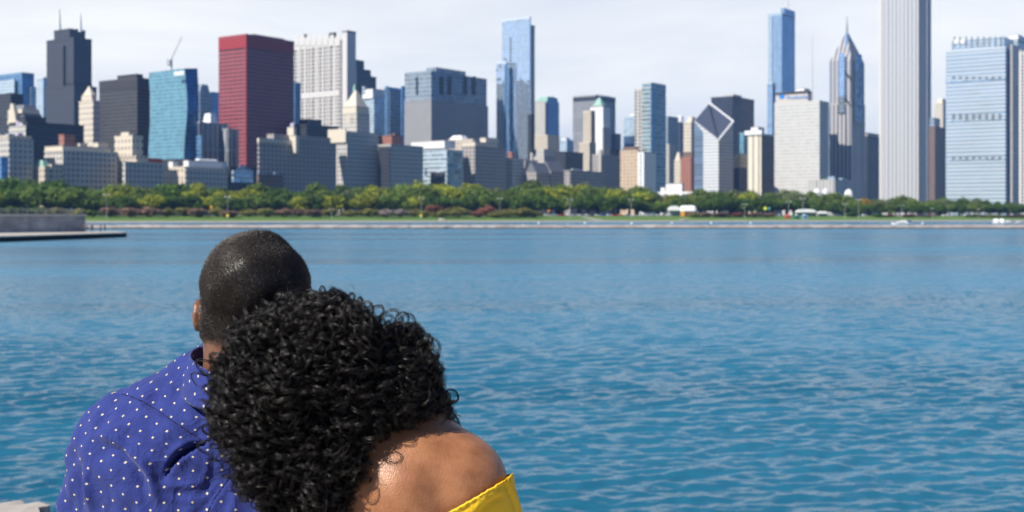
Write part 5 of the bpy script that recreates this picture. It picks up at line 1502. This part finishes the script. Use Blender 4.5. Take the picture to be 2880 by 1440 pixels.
def hairline(P):
    """0..1 how much a point of the man's head lies under the cropped hair"""
    q = P - HC
    dy = q[:, 1]
    line = np.where(dy < .03, -.080, np.where(dy < .06, -.080 + (dy-.03)*2.4, -.008 + (dy-.06)*1.8))
    return np.clip((q[:, 2]-line)/.016 + .35, 0, 1)
_N = normals(P, Fq)
_hd = np.clip((P[:, 2] - (HC[2]-.13))/.05, 0, 1)
P = P + _N*(_hd*(.0016*np.sin(P @ np.array([61., 40., 33.])+1.0) + .0011*np.sin(P @ np.array([-70., 55., 92.])) + .0007*np.sin(P @ np.array([120., -90., 140.]))))[:, None]
man = mesh("person", P, Fq, M_SKIN_M, smooth=True)
tag(man, "seated man seen from behind with cropped black hair and a blue dotted shirt", "person")
sc_ = hairline(P)
# ears stay bare
px_, py_ = ppx(P)
ear = ((px_ < 566) | (px_ > 875)) & (py_ > 838) & (py_ < 942) & (P[:, 1] > 1.845)
sc_[ear] = 0
at = man.data.attributes.new("scalp", 'FLOAT', 'POINT'); at.data.foreach_set("value", sc_.astype(np.float32))

# cropped hair: tens of thousands of short tapered hairs rooted on the scalp
def short_hair(P, Fq, w, n, ln, rad):
    r = np.random.default_rng(5)
    a = P[Fq]
    ar = np.linalg.norm(np.cross(a[:, 2]-a[:, 0], a[:, 3]-a[:, 1]), axis=1)*w[Fq].mean(1)
    fi = r.choice(len(Fq), n, p=ar/ar.sum())
    u, v = r.random(n)[:, None], r.random(n)[:, None]
    q = a[fi]
    pt = (q[:, 0]*(1-u)+q[:, 1]*u)*(1-v) + (q[:, 3]*(1-u)+q[:, 2]*u)*v
    vn = normals(P, Fq)[Fq[fi]].mean(1)
    lay = np.array([.25, -.25, -.75]) + r.normal(0, .45, (n, 3))
    d = vn*1.0 + lay*.95; d /= np.linalg.norm(d, axis=1, keepdims=True)
    L = ln*r.uniform(.6, 1.2, (n, 1))*np.clip(w[Fq[fi]].mean(1)[:, None]+.15, .4, 1)
    s = np.cross(d, r.normal(0, 1, (n, 3))); s /= np.linalg.norm(s, axis=1, keepdims=True)
    t = np.cross(d, s)
    b0 = pt - vn*.0006
    v0, v1, v2 = b0 + s*rad, b0 - s*rad*.5 + t*rad*.87, b0 - s*rad*.5 - t*rad*.87
    tip = b0 + d*L + r.normal(0, .0005, (n, 3))
    V = np.stack([v0, v1, v2, tip], 1).reshape(-1, 3)
    k = np.arange(n)[:, None]*4
    Ft = np.concatenate([k + np.array([0, 1, 3]), k + np.array([1, 2, 3]), k + np.array([2, 0, 3])])
    return V, Ft.astype(np.int32)
def hair_mat(name, col, rough, spec=.5, sheen=0.0):
    m, t, b = new_mat(name)
    b.inputs["Base Color"].default_value = (*col, 1)
    b.inputs["Roughness"].default_value = rough
    b.inputs["Specular IOR Level"].default_value = spec
    b.inputs["Anisotropic"].default_value = .4
    return m
M_HAIR_M = hair_mat("cropped_hair", (.026, .019, .014), .36, .8)
V, Ft = short_hair(P, Fq, sc_, 75000, .0056, .00030)
mesh("hair", V, Ft, M_HAIR_M, man, smooth=True)

# shirt
def shirt_mat():
    m, t, b = new_mat("blue_dotted_cotton")
    uv = t.nodes.new("ShaderNodeUVMap"); uv.uv_map = "UVMap"
    mp_ = t.nodes.new("ShaderNodeMapping"); mp_.inputs["Rotation"].default_value = (0, 0, R(30)); t.links.new(uv.outputs[0], mp_.inputs[0])
    sp = t.nodes.new("ShaderNodeSeparateXYZ"); t.links.new(mp_.outputs[0], sp.inputs[0])
    px, py = .0225, .0200
    v = math2(t, 'DIVIDE', sp.outputs[1], py/1.0)
    row = math2(t, 'FLOOR', v)
    odd = math2(t, 'FRACT', math2(t, 'MULTIPLY', row, .5))
    u = math2(t, 'ADD', math2(t, 'DIVIDE', sp.outputs[0], px), odd)
    fu = math2(t, 'SUBTRACT', math2(t, 'FRACT', u), .5); fv = math2(t, 'SUBTRACT', math2(t, 'FRACT', v), .5)
    au = math2(t, 'MULTIPLY', math2(t, 'ABSOLUTE', fu), px); av = math2(t, 'MULTIPLY', math2(t, 'ABSOLUTE', fv), py)
    hs = .00135
    dot = math2(t, 'MULTIPLY', math2(t, 'LESS_THAN', au, hs), math2(t, 'LESS_THAN', av, hs))
    cross_ = math2(t, 'MAXIMUM', math2(t, 'LESS_THAN', au, .00035), math2(t, 'LESS_THAN', av, .00035))
    rim = math2(t, 'MULTIPLY', math2(t, 'LESS_THAN', au, hs+.0004), math2(t, 'LESS_THAN', av, hs+.0004))
    tcn = t.nodes.new("ShaderNodeTexCoord")
    n1 = nd(t, "ShaderNodeTexNoise", Scale=60.0, Detail=8.0, Roughness=.65); t.links.new(tcn.outputs["Object"], n1.inputs["Vector"])
    c = mixrgb(t, n1.outputs["Fac"], (.014, .026, .145), (.029, .046, .228))
    c = mixrgb(t, rim, c, (.16, .11, .04))
    dc = mixrgb(t, cross_, (.74, .72, .68), (.45, .36, .16))
    c = mixrgb(t, dot, c, dc)
    t.links.new(c, b.inputs["Base Color"]); b.inputs["Roughness"].default_value = .85
    b.inputs["Specular IOR Level"].default_value = .25
    b.inputs["Sheen Weight"].default_value = .12
    n2 = nd(t, "ShaderNodeTexNoise", Scale=26.0, Detail=5.0, Roughness=.55, Distortion=1.2); t.links.new(tcn.outputs["Object"], n2.inputs["Vector"])
    n3 = nd(t, "ShaderNodeTexNoise", Scale=700.0, Detail=2.0); t.links.new(tcn.outputs["Object"], n3.inputs["Vector"])
    n4 = nd(t, "ShaderNodeTexNoise", Scale=13.0, Detail=3.0, Roughness=.5, Distortion=1.6); t.links.new(tcn.outputs["Object"], n4.inputs["Vector"])
    rdg = math2(t, 'SUBTRACT', 1.0, math2(t, 'POWER', math2(t, 'MULTIPLY', math2(t, 'ABSOLUTE', math2(t, 'SUBTRACT', n4.outputs["Fac"], .5)), 6.0), .5))
    h = math2(t, 'MULTIPLY_ADD', n3.outputs["Fac"], .06, n2.outputs["Fac"])
    h = math2(t, 'MULTIPLY_ADD', rdg, .30, h)
    bn = nd(t, "ShaderNodeBump", Strength=.75, Distance=.006)
    t.links.new(h, bn.inputs["Height"]); t.links.new(bn.outputs[0], b.inputs["Normal"])
    return m
M_SHIRT = shirt_mat()
M_SHIRT.use_backface_culling = False
P, Fq = surface_nets(lambda p: man_cloth(p), (-.95, 1.6, 2.95), (.15, 2.5, 3.85), .0036)
def seg_dist(px, py, pts):
    """signed distance (px) to a polyline and position along it; positive below/right of its direction"""
    best = np.full(len(px), 1e9); sg = np.zeros(len(px)); along = np.zeros(len(px)); tot = 0
    Ls = [math.hypot(pts[i+1][0]-pts[i][0], pts[i+1][1]-pts[i][1]) for i in range(len(pts)-1)]; T = sum(Ls)
    for i in range(len(pts)-1):
        ax, ay = pts[i]; bx, by = pts[i+1]; L = Ls[i]; ux, uy = (bx-ax)/L, (by-ay)/L
        tt = np.clip((px-ax)*ux + (py-ay)*uy, 0, L)
        d = np.hypot(px-ax-ux*tt, py-ay-uy*tt); s = ux*(py-ay) - uy*(px-ax)
        m = d < best
        best[m] = d[m]; sg[m] = np.sign(s[m])*d[m]; along[m] = (tot+tt[m])/T; tot += L
    return sg, along
def folds(P, Fq):
    N_ = normals(P, Fq); px, py = ppx(P)
    back = np.clip((-N_[:, 1]+.35)/.5, 0, 1)
    d = np.zeros(len(P))
    def ridge(pts, w, h, taper=True):
        s, a = seg_dist(px, py, pts)
        k = np.sin(np.clip(a, 0, 1)*math.pi)**.6 if taper else 1
        return h*np.exp(-(s/w)**2)*k
    def step(pts, w, h, back_w):
        s, a = seg_dist(px, py, pts)
        k = np.clip(np.sin(np.clip(a, 0, 1)*math.pi)*1.6, 0, 1)
        up = np.exp(-np.clip(-s, 0, None)/back_w)           # the flap side rises
        dn = np.exp(-np.clip(s, 0, None)/(back_w*.55))
        t_ = 1/(1+np.exp(-s/w))
        return k*h*((1-t_)*up*.55 - t_*dn*.75)
    # yoke seam, collar seam
    d -= ridge([(322, 1100), (400, 1128), (480, 1180), (582, 1248)], 3.5, .0022, False)*1.0
    d += ridge([(330, 1112), (400, 1142), (480, 1196), (575, 1256)], 9, .0018)
    # pleat standing open
    s, a = seg_dist(px, py, [(584, 1247), (548, 1263), (512, 1287), (482, 1315), (460, 1350)])
    kk = np.clip(np.sin(np.clip(a, 0, 1)**.85*math.pi), 0, 1)
    wl = 19*kk
    ins = 1/(1+np.exp(-(s-1.0)/1.1))*(1/(1+np.exp(-(wl-s)/1.6)))*np.clip(kk*2.5, 0, 1)
    d -= .028*ins
    d += .009*kk*np.exp(-np.clip(-s, 0, None)/26)*(s < .5) + .004*kk*np.exp(-((s-wl-10)/9)**2)
    # second pleat edge low right
    d += step([(676, 1304), (640, 1350), (600, 1404), (572, 1452)], 2.5, .006, 22)
    for pts, w, h in (([(250, 1210), (330, 1240), (400, 1300), (440, 1370), (448, 1450)], 16, .010), ([(300, 1180), (400, 1215), (500, 1290)], 14, .004), ([(420, 1200), (500, 1235), (560, 1275)], 9, .003),
                      ([(240, 1300), (245, 1360), (262, 1450)], 10, .007), ([(205, 1290), (200, 1350), (190, 1440)], 9, .004), ([(330, 1300), (322, 1370), (330, 1450)], 16, .003), ([(395, 1290), (430, 1340), (440, 1400)], 9, .005),
                      ([(445, 1365), (520, 1368), (600, 1350)], 11, .004), ([(460, 1400), (540, 1410), (600, 1392)], 10, .004), ([(500, 1460), (560, 1420), (640, 1330)], 8, .0025), ([(590, 1260), (584, 1320), (560, 1380)], 8, .004), ([(350, 1100), (440, 1090), (540, 1110)], 16, .003), ([(560, 1090), (560, 1150), (575, 1220)], 14, -.003),
                      ([(700, 1330), (660, 1400), (650, 1470)], 12, .004)):
        d += ridge(pts, w, h)
    # valleys beside the big folds
    d -= ridge([(270, 1235), (345, 1275), (398, 1340), (412, 1450)], 12, .006)
    d -= ridge([(222, 1300), (222, 1370), (228, 1450)], 8, .005)
    # small crumples
    q = P*1.0
    r = np.random.default_rng(2)
    for _ in range(30):
        v_ = r.normal(0, 1, 3); v_ /= np.linalg.norm(v_); lam = r.uniform(.03, .09)
        d += .00055*np.sin(2*math.pi*(q @ v_)/lam + r.uniform(0, 6.28))
    return P + N_*(d*back)[:, None]
P = folds(P, Fq)
px_, py_ = ppx(P)
# neck hole
neck_c = mk(686, 1092, 1.885)
keep = ~((np.hypot((P[:, 0]-neck_c[0])/.083, (P[:, 1]-1.885)/.083) < 1) & (P[:, 2] > mk(690, 1112)[2]))
hemz = SEAT_Z + .02
wr = np.minimum(np.linalg.norm(P-(MEL*.42+MHL*.58), axis=1), np.linalg.norm(P-(MER*.42+MHR*.58), axis=1)) > .035
P, Fq, _ = cut(P, Fq, keep & (P[:, 2] > hemz) & wr)
def cloth_uv(P, cx, cy, rad):
    N0 = np.arctan2(P[:, 0]-cx, -(P[:, 1]-cy))
    return np.stack([N0*rad, P[:, 2] + .25*np.clip(P[:, 2]-3.64, 0, 1)], 1)
uvv = cloth_uv(P, W3(620, 1300, 2.05)[0], 2.09, .27)
shirt = mesh("shirt", P, Fq, M_SHIRT, man, smooth=True, uv=uvv[Fq].reshape(-1, 2))
# collar band, folded over, standing off the neck
def collar():
    n = 96; rows = []
    c = mk(690, 1106, 1.885)
    prof = [(.0835, .010, -.004), (.0800, .046, .0), (.0815, .0485, .0), (.0840, .0465, .0), (.0905, .020, .0), (.0960, .001, .0), (.0950, -.004, 0)]
    uvr = []
    s_acc = 0
    for k, (r0, z0, _) in enumerate(prof):
        for i in range(n+1):
            t = 2*math.pi*i/n                     # 0 = right, counted by the back (-y)
            x = c[0] + r0*math.cos(t); y = c[1] - r0*1.0*math.sin(t)
            bk = math.sin(t)                      # 1 at the back
            lf = -math.cos(t)                     # 1 at the man's left as seen
            z = c[2] + z0*(1+.12*lf) - .013*bk + .012*lf*(1-abs(bk)*.3) + .0012*math.sin(5*t+k) - (.02 if bk < -.5 else 0)*(-bk-.5)
            rows.append((x, y, z)); uvr.append((t*.085, z0 + (k > 2)*.05 - 2*(k > 2)*z0*0))
    m_ = len(prof)
    i = np.arange(m_*(n+1)).reshape(m_, n+1)
    f = np.stack([i[:-1, :-1], i[:-1, 1:], i[1:, 1:], i[1:, :-1]], -1).reshape(-1, 4)
    o = mesh("collar", rows, f.astype(np.int32), M_SHIRT, shirt, smooth=True, uv=np.array(uvr)[f].reshape(-1, 2))
    s = o.modifiers.new("thick", 'SOLIDIFY'); s.thickness = .0014
collar()
# stitched seams: yoke, pleat edge, sleeve head
def seam(pts, rad=.0008):
    qx, qy = ppx(P); Nn = normals(P, Fq); mb = MB(); last = None
    for i in range(len(pts)-1):
        L = max(2, int(math.hypot(pts[i+1][0]-pts[i][0], pts[i+1][1]-pts[i][1])/6))
        for k in range(L+1):
            x = pts[i][0] + (pts[i+1][0]-pts[i][0])*k/L; y = pts[i][1] + (pts[i+1][1]-pts[i][1])*k/L
            d_ = np.hypot(qx-x, qy-y) + np.where(Nn[:, 1] > .2, 1e3, 0)
            near = np.argsort(d_)[:4]
            dep = P[near, 1].mean()
            p_ = W3(x, y, dep - .0006)
            if last is not None and 1e-5 < np.linalg.norm(p_-last) < .02: mb.tube(last, p_, rad, n=5)
            last = p_
    if mb.v: mb.build("seam", plain("navy_stitching", (.012, .014, .075), .9), shirt)
seam([(318, 1102), (360, 1112), (400, 1128), (440, 1152), (480, 1180), (530, 1214), (580, 1246)])
seam([(668, 1318), (640, 1350), (604, 1400), (584, 1440)])
# trousers
def man_trousers(p):
    ds = []
    for s in (-1, 1):
        hip = HIP + np.array([.095*s, .02, .0]); kn = HIP + np.array([.12*s, .50, .03]); an = np.array([kn[0], 2.62, 2.74])
        ds.append(blend([sd_cap(p, hip, kn, .098, .070), sd_cap(p, kn, an, .068, .056)], .03))
    ds.append(sd_ell(p, HIP + np.array([0, .0, .02]), (.185, .14, .13)))
    return blend(ds, .04)
P, Fq = surface_nets(man_trousers, (-.75, 1.75, 2.6), (-.05, 2.85, 3.4), .010)
P[:, 2] = np.where(P[:, 1] < 2.38, np.maximum(P[:, 2], SEAT_Z+.004), P[:, 2])
mesh("trousers", P, Fq, plain("dark_denim", (.03, .035, .06), .85, .2, 30), man, smooth=True)

# ------------------------------------------------------------------ the woman leaning on his shoulder
wY = 1.72
wk = lambda px, py, Y=wY: W3(px, py, Y)
PXW = wY/F
WSR, WER = wk(1290, 1364, 1.745), wk(1500, 1800, 1.80)
WSL, WEL = wk(850, 1500, 1.76), wk(790, 1850, 1.92)
WHIP = np.array([-.06, 1.93, SEAT_Z+.105])
WHR, WHL = np.array([-.02, 2.16, SEAT_Z+.16]), np.array([-.16, 2.15, SEAT_Z+.16])
WHEAD = wk(900, 1060, 1.775)
def woman_core(p):
    t = [sd_cap(p, WSR, wk(1075, 1366, 1.735), 145*PXW, 130*PXW), sd_cap(p, wk(1075, 1366, 1.735), WSL, 133*PXW, 122*PXW),
         sd_ell(p, wk(1070, 1560, 1.775), (.165, .095, .26)), sd_ell(p, wk(1180, 1450, 1.735), (.082, .075, .13)),
         sd_cap(p, wk(1060, 1650, 1.80), WHIP + np.array([0, 0, .04]), .115, .15)]
    d = blend(t, .05)
    d = smin(d, blend([sd_cap(p, WSR, WER, 148*PXW, 84*PXW), sd_cap(p, WER, WHR, 82*PXW, .026)], .03), .025)
    d = smin(d, blend([sd_cap(p, WSL, WEL, 112*PXW, 80*PXW), sd_cap(p, WEL, WHL, 78*PXW, .026)], .03), .025)
    return d + .0095
def woman_body(p):
    d = woman_core(p)
    d = smin(d, sd_cap(p, wk(1000, 1310, 1.765), wk(930, 1130, 1.775), .056, .053), .04)
    H = WHEAD
    d = smin(d, blend([sd_ell(p, H, (.072, .092, .098)), sd_ell(p, H + np.array([.012, .055, -.07]), (.052, .050, .055)), sd_ell(p, H + np.array([.016, .082, -.115]), (.02, .02, .016))], .03), .03)
    d = smin(d, sd_cap(p, H + np.array([.003, .088, -.02]), H + np.array([.008, .110, -.052]), .008, .014), .012)
    d = smin(d, sd_cap(p, H + np.array([-.012, .096, -.083]), H + np.array([.032, .096, -.083]), .009, .009), .008)
    for s in (-1, 1):
        d = -smin(-d, sd_ell(p, H + np.array([.029*s+.003, .098, -.016]), (.017, .013, .011)), .01)
        d = smin(d, sd_ell(p, H + np.array([.029*s+.003, .083, -.016]), (.0115, .0115, .0115)), .004)
        d = smin(d, sd_ell(p, H + np.array([.074*s, .01, -.03]), (.008, .018, .026)), .006)
    for s, hd in ((1, WHR), (-1, WHL)):
        for _, a, b, ra, rb in hand(hd + np.array([0, .045, 0]), (-.2*s, 1, -.2), (0, .2, 1), (-s, 0, 0), .88): d = smin(d, sd_cap(p, a, b, ra, rb), .006)
    for s in (-1, 1):
        hip = WHIP + np.array([.09*s, .02, 0]); kn = WHIP + np.array([.10*s, .47, .03]); an = np.array([kn[0], 2.60, 2.70]); toe = an + np.array([0, .14, -.055])
        d = smin(d, blend([sd_cap(p, hip, kn, .085, .055), sd_cap(p, kn, an, .052, .034), sd_cap(p, an + np.array([0, -.02, -.05]), toe, .036, .03)], .03), .04)
    return d
print("woman...")
P, Fq = surface_nets(woman_body, (-.45, 1.5, 2.55), (.22, 2.90, 3.92), .0058)
N_ = normals(P, Fq); px_, py_ = ppx(P)
# shoulder blade, spine and the muscle over the joint
def dent(cx, cy, rx, ry, h, rot=0.0):
    a = R(rot); dx, dy = px_-cx, py_-cy
    u, v = dx*math.cos(a)+dy*math.sin(a), -dx*math.sin(a)+dy*math.cos(a)
    return h*np.exp(-(u/rx)**2-(v/ry)**2)
bk = np.clip((-N_[:, 1]+.2)/.4, 0, 1)
dd = dent(1120, 1390, 70, 90, .006, 20) + dent(1250, 1300, 90, 40, .003, 25) - dent(1245, 1410, 40, 90, .005, -20) - dent(1010, 1400, 40, 120, .004)
P = P + N_*(dd*bk)[:, None]
woman = mesh("person", P, Fq, M_SKIN_W, smooth=True)
tag(woman, "seated woman with big curly black hair, bare shoulder and yellow top leaning on the man", "person")

# yellow off the shoulder top
def top_mat():
    m, t, b = new_mat("yellow_crepe")
    tcn = t.nodes.new("ShaderNodeTexCoord")
    n1 = nd(t, "ShaderNodeTexNoise", Scale=900.0, Detail=3.0); t.links.new(tcn.outputs["Object"], n1.inputs["Vector"])
    n2 = nd(t, "ShaderNodeTexNoise", Scale=18.0, Detail=4.0); t.links.new(tcn.outputs["Object"], n2.inputs["Vector"])
    c = mixrgb(t, n2.outputs["Fac"], (.78, .46, .008), (.84, .54, .016))
    t.links.new(c, b.inputs["Base Color"]); b.inputs["Roughness"].default_value = .75
    b.inputs["Subsurface Weight"].default_value = .05; b.inputs["Subsurface Scale"].default_value = .004
    bn = nd(t, "ShaderNodeBump", Strength=.35, Distance=.0008); t.links.new(n1.outputs["Fac"], bn.inputs["Height"]); t.links.new(bn.outputs[0], b.inputs["Normal"])
    return m
M_YEL = top_mat()
P, Fq = surface_nets(lambda p: woman_core(p) - .007, (-.45, 1.5, 2.95), (.30, 2.3, 3.75), .0045)
N_ = normals(P, Fq); px_, py_ = ppx(P)
bk = np.clip((-N_[:, 1]+.3)/.5, 0, 1)
def ridge_w(pts, w, h):
    s, a = seg_dist(px_, py_, pts); return h*np.exp(-(s/w)**2)
sE, aE = seg_dist(px_, py_, [(1120, 1528), (1265, 1440), (1350, 1386), (1434, 1340), (1500, 1315)])
dd = ridge_w([(1425, 1352), (1448, 1400), (1468, 1460)], 5, .0035) - ridge_w([(1416, 1356), (1438, 1402), (1458, 1462)], 4, .0035) + ridge_w([(1300, 1462), (1360, 1400), (1400, 1385)], 9, .004) - ridge_w([(1325, 1462), (1380, 1410), (1405, 1395)], 8, .003)
dd += np.where(np.abs(sE-5) < 8, .0018*np.cos((sE-5)/8*math.pi/2), 0)
P = P + N_*(dd*bk)[:, None]
# neckline: a plane through the edge seen in the picture, level round the front
e0, e1 = wk(1434, 1340, 1.72), wk(1265, 1440, 1.655)
ed_ = e1 - e0; nrm_ = np.cross(ed_, np.array([.05, 1, -.12])); nrm_ /= np.linalg.norm(nrm_)
if nrm_[2] < 0: nrm_ = -nrm_
sd = (P - e0) @ nrm_
wrw = np.minimum(np.linalg.norm(P-WHR, axis=1), np.linalg.norm(P-WHL, axis=1)) > .12
P, Fq, _ = cut(P, Fq, (sd < .02) & wrw & (P[:, 2] > SEAT_Z+.05))
topo = mesh("top", P, Fq, M_YEL, woman, smooth=True)
bm = bmesh.new(); bm.from_mesh(topo.data)
bmesh.ops.bisect_plane(bm, geom=bm.verts[:]+bm.edges[:]+bm.faces[:], plane_co=Vector(e0), plane_no=Vector(nrm_), clear_outer=True, dist=1e-5)
# turn the cut edge over into a narrow rolled hem
rim = [v for v in bm.verts if abs((np.array(v.co)-e0) @ nrm_) < 2e-4]
bm.normal_update()
for v in rim: v.co += v.normal*.0016 - Vector(nrm_)*.0002
bm.to_mesh(topo.data); bm.free(); topo.data.update()
topo.data.polygons.foreach_set("use_smooth", np.ones(len(topo.data.polygons), dtype=bool))
s = topo.modifiers.new("thick", 'SOLIDIFY'); s.thickness = .003; s.offset = 0
def woman_skirt(p):
    ds = []
    for s in (-1, 1):
        hip = WHIP + np.array([.09*s, .02, 0]); kn = WHIP + np.array([.10*s, .47, .03]); an = np.array([kn[0], 2.58, 2.78])
        ds.append(blend([sd_cap(p, hip, kn, .095, .066), sd_cap(p, kn, an, .062, .05)], .03))
    ds.append(sd_ell(p, WHIP + np.array([0, 0, .02]), (.17, .135, .13)))
    return blend(ds, .04)
P, Fq = surface_nets(woman_skirt, (-.40, 1.7, 2.6), (.30, 2.8, 3.4), .010)
P[:, 2] = np.where(P[:, 1] < 2.38, np.maximum(P[:, 2], SEAT_Z+.004), P[:, 2])
mesh("jeans", P, Fq, plain("blue_denim", (.06, .09, .16), .85, .2, 30), woman, smooth=True)

# ------------------------------------------------------------------ her hair: ringlets of several strands each round a dark inner mass
HB = [(900, 1055, 222, 1.722, .092), (765, 1100, 172, 1.69, .085), (1085, 1070, 150, 1.735, .075), (860, 1280, 178, 1.692, .066), (765, 950, 112, 1.705, .07), (850, 905, 84, 1.71, .06), (960, 935, 122, 1.705, .085), (1182, 1115, 84, 1.775, .052), (1222, 1156, 52, 1.79, .036), (1150, 1010, 70, 1.74, .05),
      (655, 1190, 72, 1.675, .045), (735, 1270, 98, 1.66, .05), (900, 1400, 122, 1.69, .05), (1120, 990, 80, 1.73, .06), (950, 1250, 90, 1.672, .052), (700, 1080, 92, 1.685, .06)]
HBw = [(W3(a, b, Y), c*Y/F, dp) for a, b, c, Y, dp in HB]
def hair_sdf(p, grow=0.0):
    return blend([sd_ell(p, c, (r+grow, min(dp, r)+grow, r+grow)) for c, r, dp in HBw], .03)
def woman_hair():
    print("hair...")
    Pc, Fc = surface_nets(lambda p: hair_sdf(p, -.024), (-.50, 1.5, 3.4), (-.05, 1.9, 3.95), .008)
    Pc += normals(Pc, Fc)*(rng.normal(0, .003, (len(Pc), 1)))
    vs, fs = [Pc], [Fc]; base = len(Pc)
    # seeds on the outer shape
    Po, Fo = surface_nets(lambda p: hair_sdf(p, -.010), (-.50, 1.5, 3.4), (-.05, 1.9, 3.95), .008)
    No = normals(Po, Fo)
    q_ = sum(np.sin(Po @ w_ + f_) for w_, f_ in [(rng.normal(0, 95, 3), rng.uniform(0, 6.28)) for _ in range(9)])/3
    Po = Po + No*(.0095*q_)[:, None]
    a = Po[Fo]; ar = np.linalg.norm(np.cross(a[:, 2]-a[:, 0], a[:, 3]-a[:, 1]), axis=1)
    nf = No[Fo].mean(1)
    ar = ar*np.where(nf[:, 1] > .35, .35, 1.0)
    def tubes(C, rad, sides=3):
        """C (n, m, 3) centre lines, rad (n, m)"""
        n, m, _ = C.shape
        T = np.gradient(C, axis=1); T /= np.maximum(np.linalg.norm(T, axis=2, keepdims=True), 1e-9)
        ref = np.broadcast_to(np.array([.31, .57, .76]), T.shape)
        A = np.cross(T, ref); A /= np.maximum(np.linalg.norm(A, axis=2, keepdims=True), 1e-9); B = np.cross(T, A)
        th = np.arange(sides)*2*math.pi/sides
        V = C[:, :, None] + rad[:, :, None, None]*(A[:, :, None]*np.cos(th)[None, None, :, None] + B[:, :, None]*np.sin(th)[None, None, :, None])
        i = np.arange(n*m*sides).reshape(n, m, sides)
        f = np.stack([i[:, :-1, :], np.roll(i, -1, 2)[:, :-1, :], np.roll(i, -1, 2)[:, 1:, :], i[:, 1:, :]], -1).reshape(-1, 4)
        return V.reshape(-1, 3), f
    r = np.random.default_rng(21)
    def ringlets(n, strands, m, length, crad, pitch, width, hr, lift, top=False):
        """corkscrew locks: each a flat lock of fine strands wound into a helix that drapes over the shape"""
        wgt = ar*(np.clip(nf[:, 2]+.25, 0, 1) if top else 1)
        fi = r.choice(len(Fo), n, p=wgt/wgt.sum())
        p0 = a[fi].mean(1); nn = nf[fi]
        down = np.array([0, 0, -1.0])
        g = down - nn*(nn @ down)[:, None]; gl = np.linalg.norm(g, axis=1, keepdims=True)
        rt = r.normal(0, 1, (n, 3)); rt -= nn*(rt*nn).sum(1, keepdims=True)
        g = g + rt*(.45 + .5*(1-np.clip(gl, 0, 1))); g /= np.linalg.norm(g, axis=1, keepdims=True)
        L = length*r.uniform(.55, 1.3, (n, 1))
        lf = lift*r.uniform(.2, 1.7, (n, 1))
        t = np.linspace(0, 1, m)[None]
        start = p0 - nn*.016 - g*L*.35
        # axis: leaves the head, then falls
        ax = start[:, None] + nn[:, None]*((lf*L*np.sin(t*1.9)))[..., None] + g[:, None]*(L*t)[..., None] + down*(.22*L*t*t)[..., None]
        u1 = np.cross(g, nn); u1 /= np.linalg.norm(u1, axis=1, keepdims=True); u2 = nn
        R0 = crad*r.uniform(.65, 1.35, (n, 1)); turns = L/(pitch*r.uniform(.8, 1.3, (n, 1))); ph = r.uniform(0, 6.28, (n, 1)); hd = r.choice([-1, 1], (n, 1))
        out = []
        for s in range(strands):
            ofs = ((s+.5)/strands-.5)*width + r.normal(0, width*.10, (n, 1))
            dr = r.normal(0, .0013, (n, 1)); drift = r.normal(0, .35, (n, 1))
            ang = 2*math.pi*turns*t*hd + ph + drift*t + r.normal(0, .06, (n, 1))
            rr = (R0+dr)*np.clip(.35 + t*2.2, 0, 1)*(1 + .15*np.sin(t*9+ph)) 
            rr = rr*np.where(t > .85, 1 - (t-.85)*2.2, 1)
            C = ax + u1[:, None]*(rr*np.cos(ang))[..., None] + u2[:, None]*(rr*np.sin(ang))[..., None] + g[:, None]*(ofs*np.clip(1.2-t, .35, 1))[..., None]
            C = C + r.normal(0, .0009, (n, 1, 3))*np.sin(t*r.uniform(6, 16, (n, 1)) + r.uniform(0, 6.28, (n, 1)))[..., None]
            out.append(C)
        C = np.concatenate(out)
        rad = np.broadcast_to(hr*(1 - .5*np.clip(t-.7, 0, 1)/.3), (C.shape[0], m))
        return tubes(C, rad)
    for args in ((850, 15, 38, .068, .0096, .0185, .0050, .00021, .14), (800, 14, 30, .046, .0074, .0140, .0042, .00021, .12), (190, 14, 34, .044, .0095, .0170, .0044, .00022, .30, True), (170, 13, 34, .046, .0092, .0170, .0044, .00022, .36), (2600, 1, 30, .046, .009, .022, .004, .00012, .30)):
        V, f = ringlets(*args); vs.append(V); fs.append(f + base); base += len(V)
    V = np.concatenate(vs); Ff = np.concatenate(fs).astype(np.int32)
    m = hair_mat("black_curls", (.0040, .0034, .0032), .36, .55)
    t = m.node_tree; g_ = t.nodes.new("ShaderNodeNewGeometry"); b = t.nodes["Principled BSDF"]
    pw = math2(t, 'POWER', g_.outputs["Random Per Island"], 3.0)
    t.links.new(mixrgb(t, pw, (.0030, .0026, .0026), (.014, .009, .006)), b.inputs["Base Color"])
    t.links.new(math2(t, 'MULTIPLY_ADD', g_.outputs["Random Per Island"], .28, .26), b.inputs["Roughness"])
    mesh("hair", V, Ff, m, woman, smooth=True)
woman_hair()
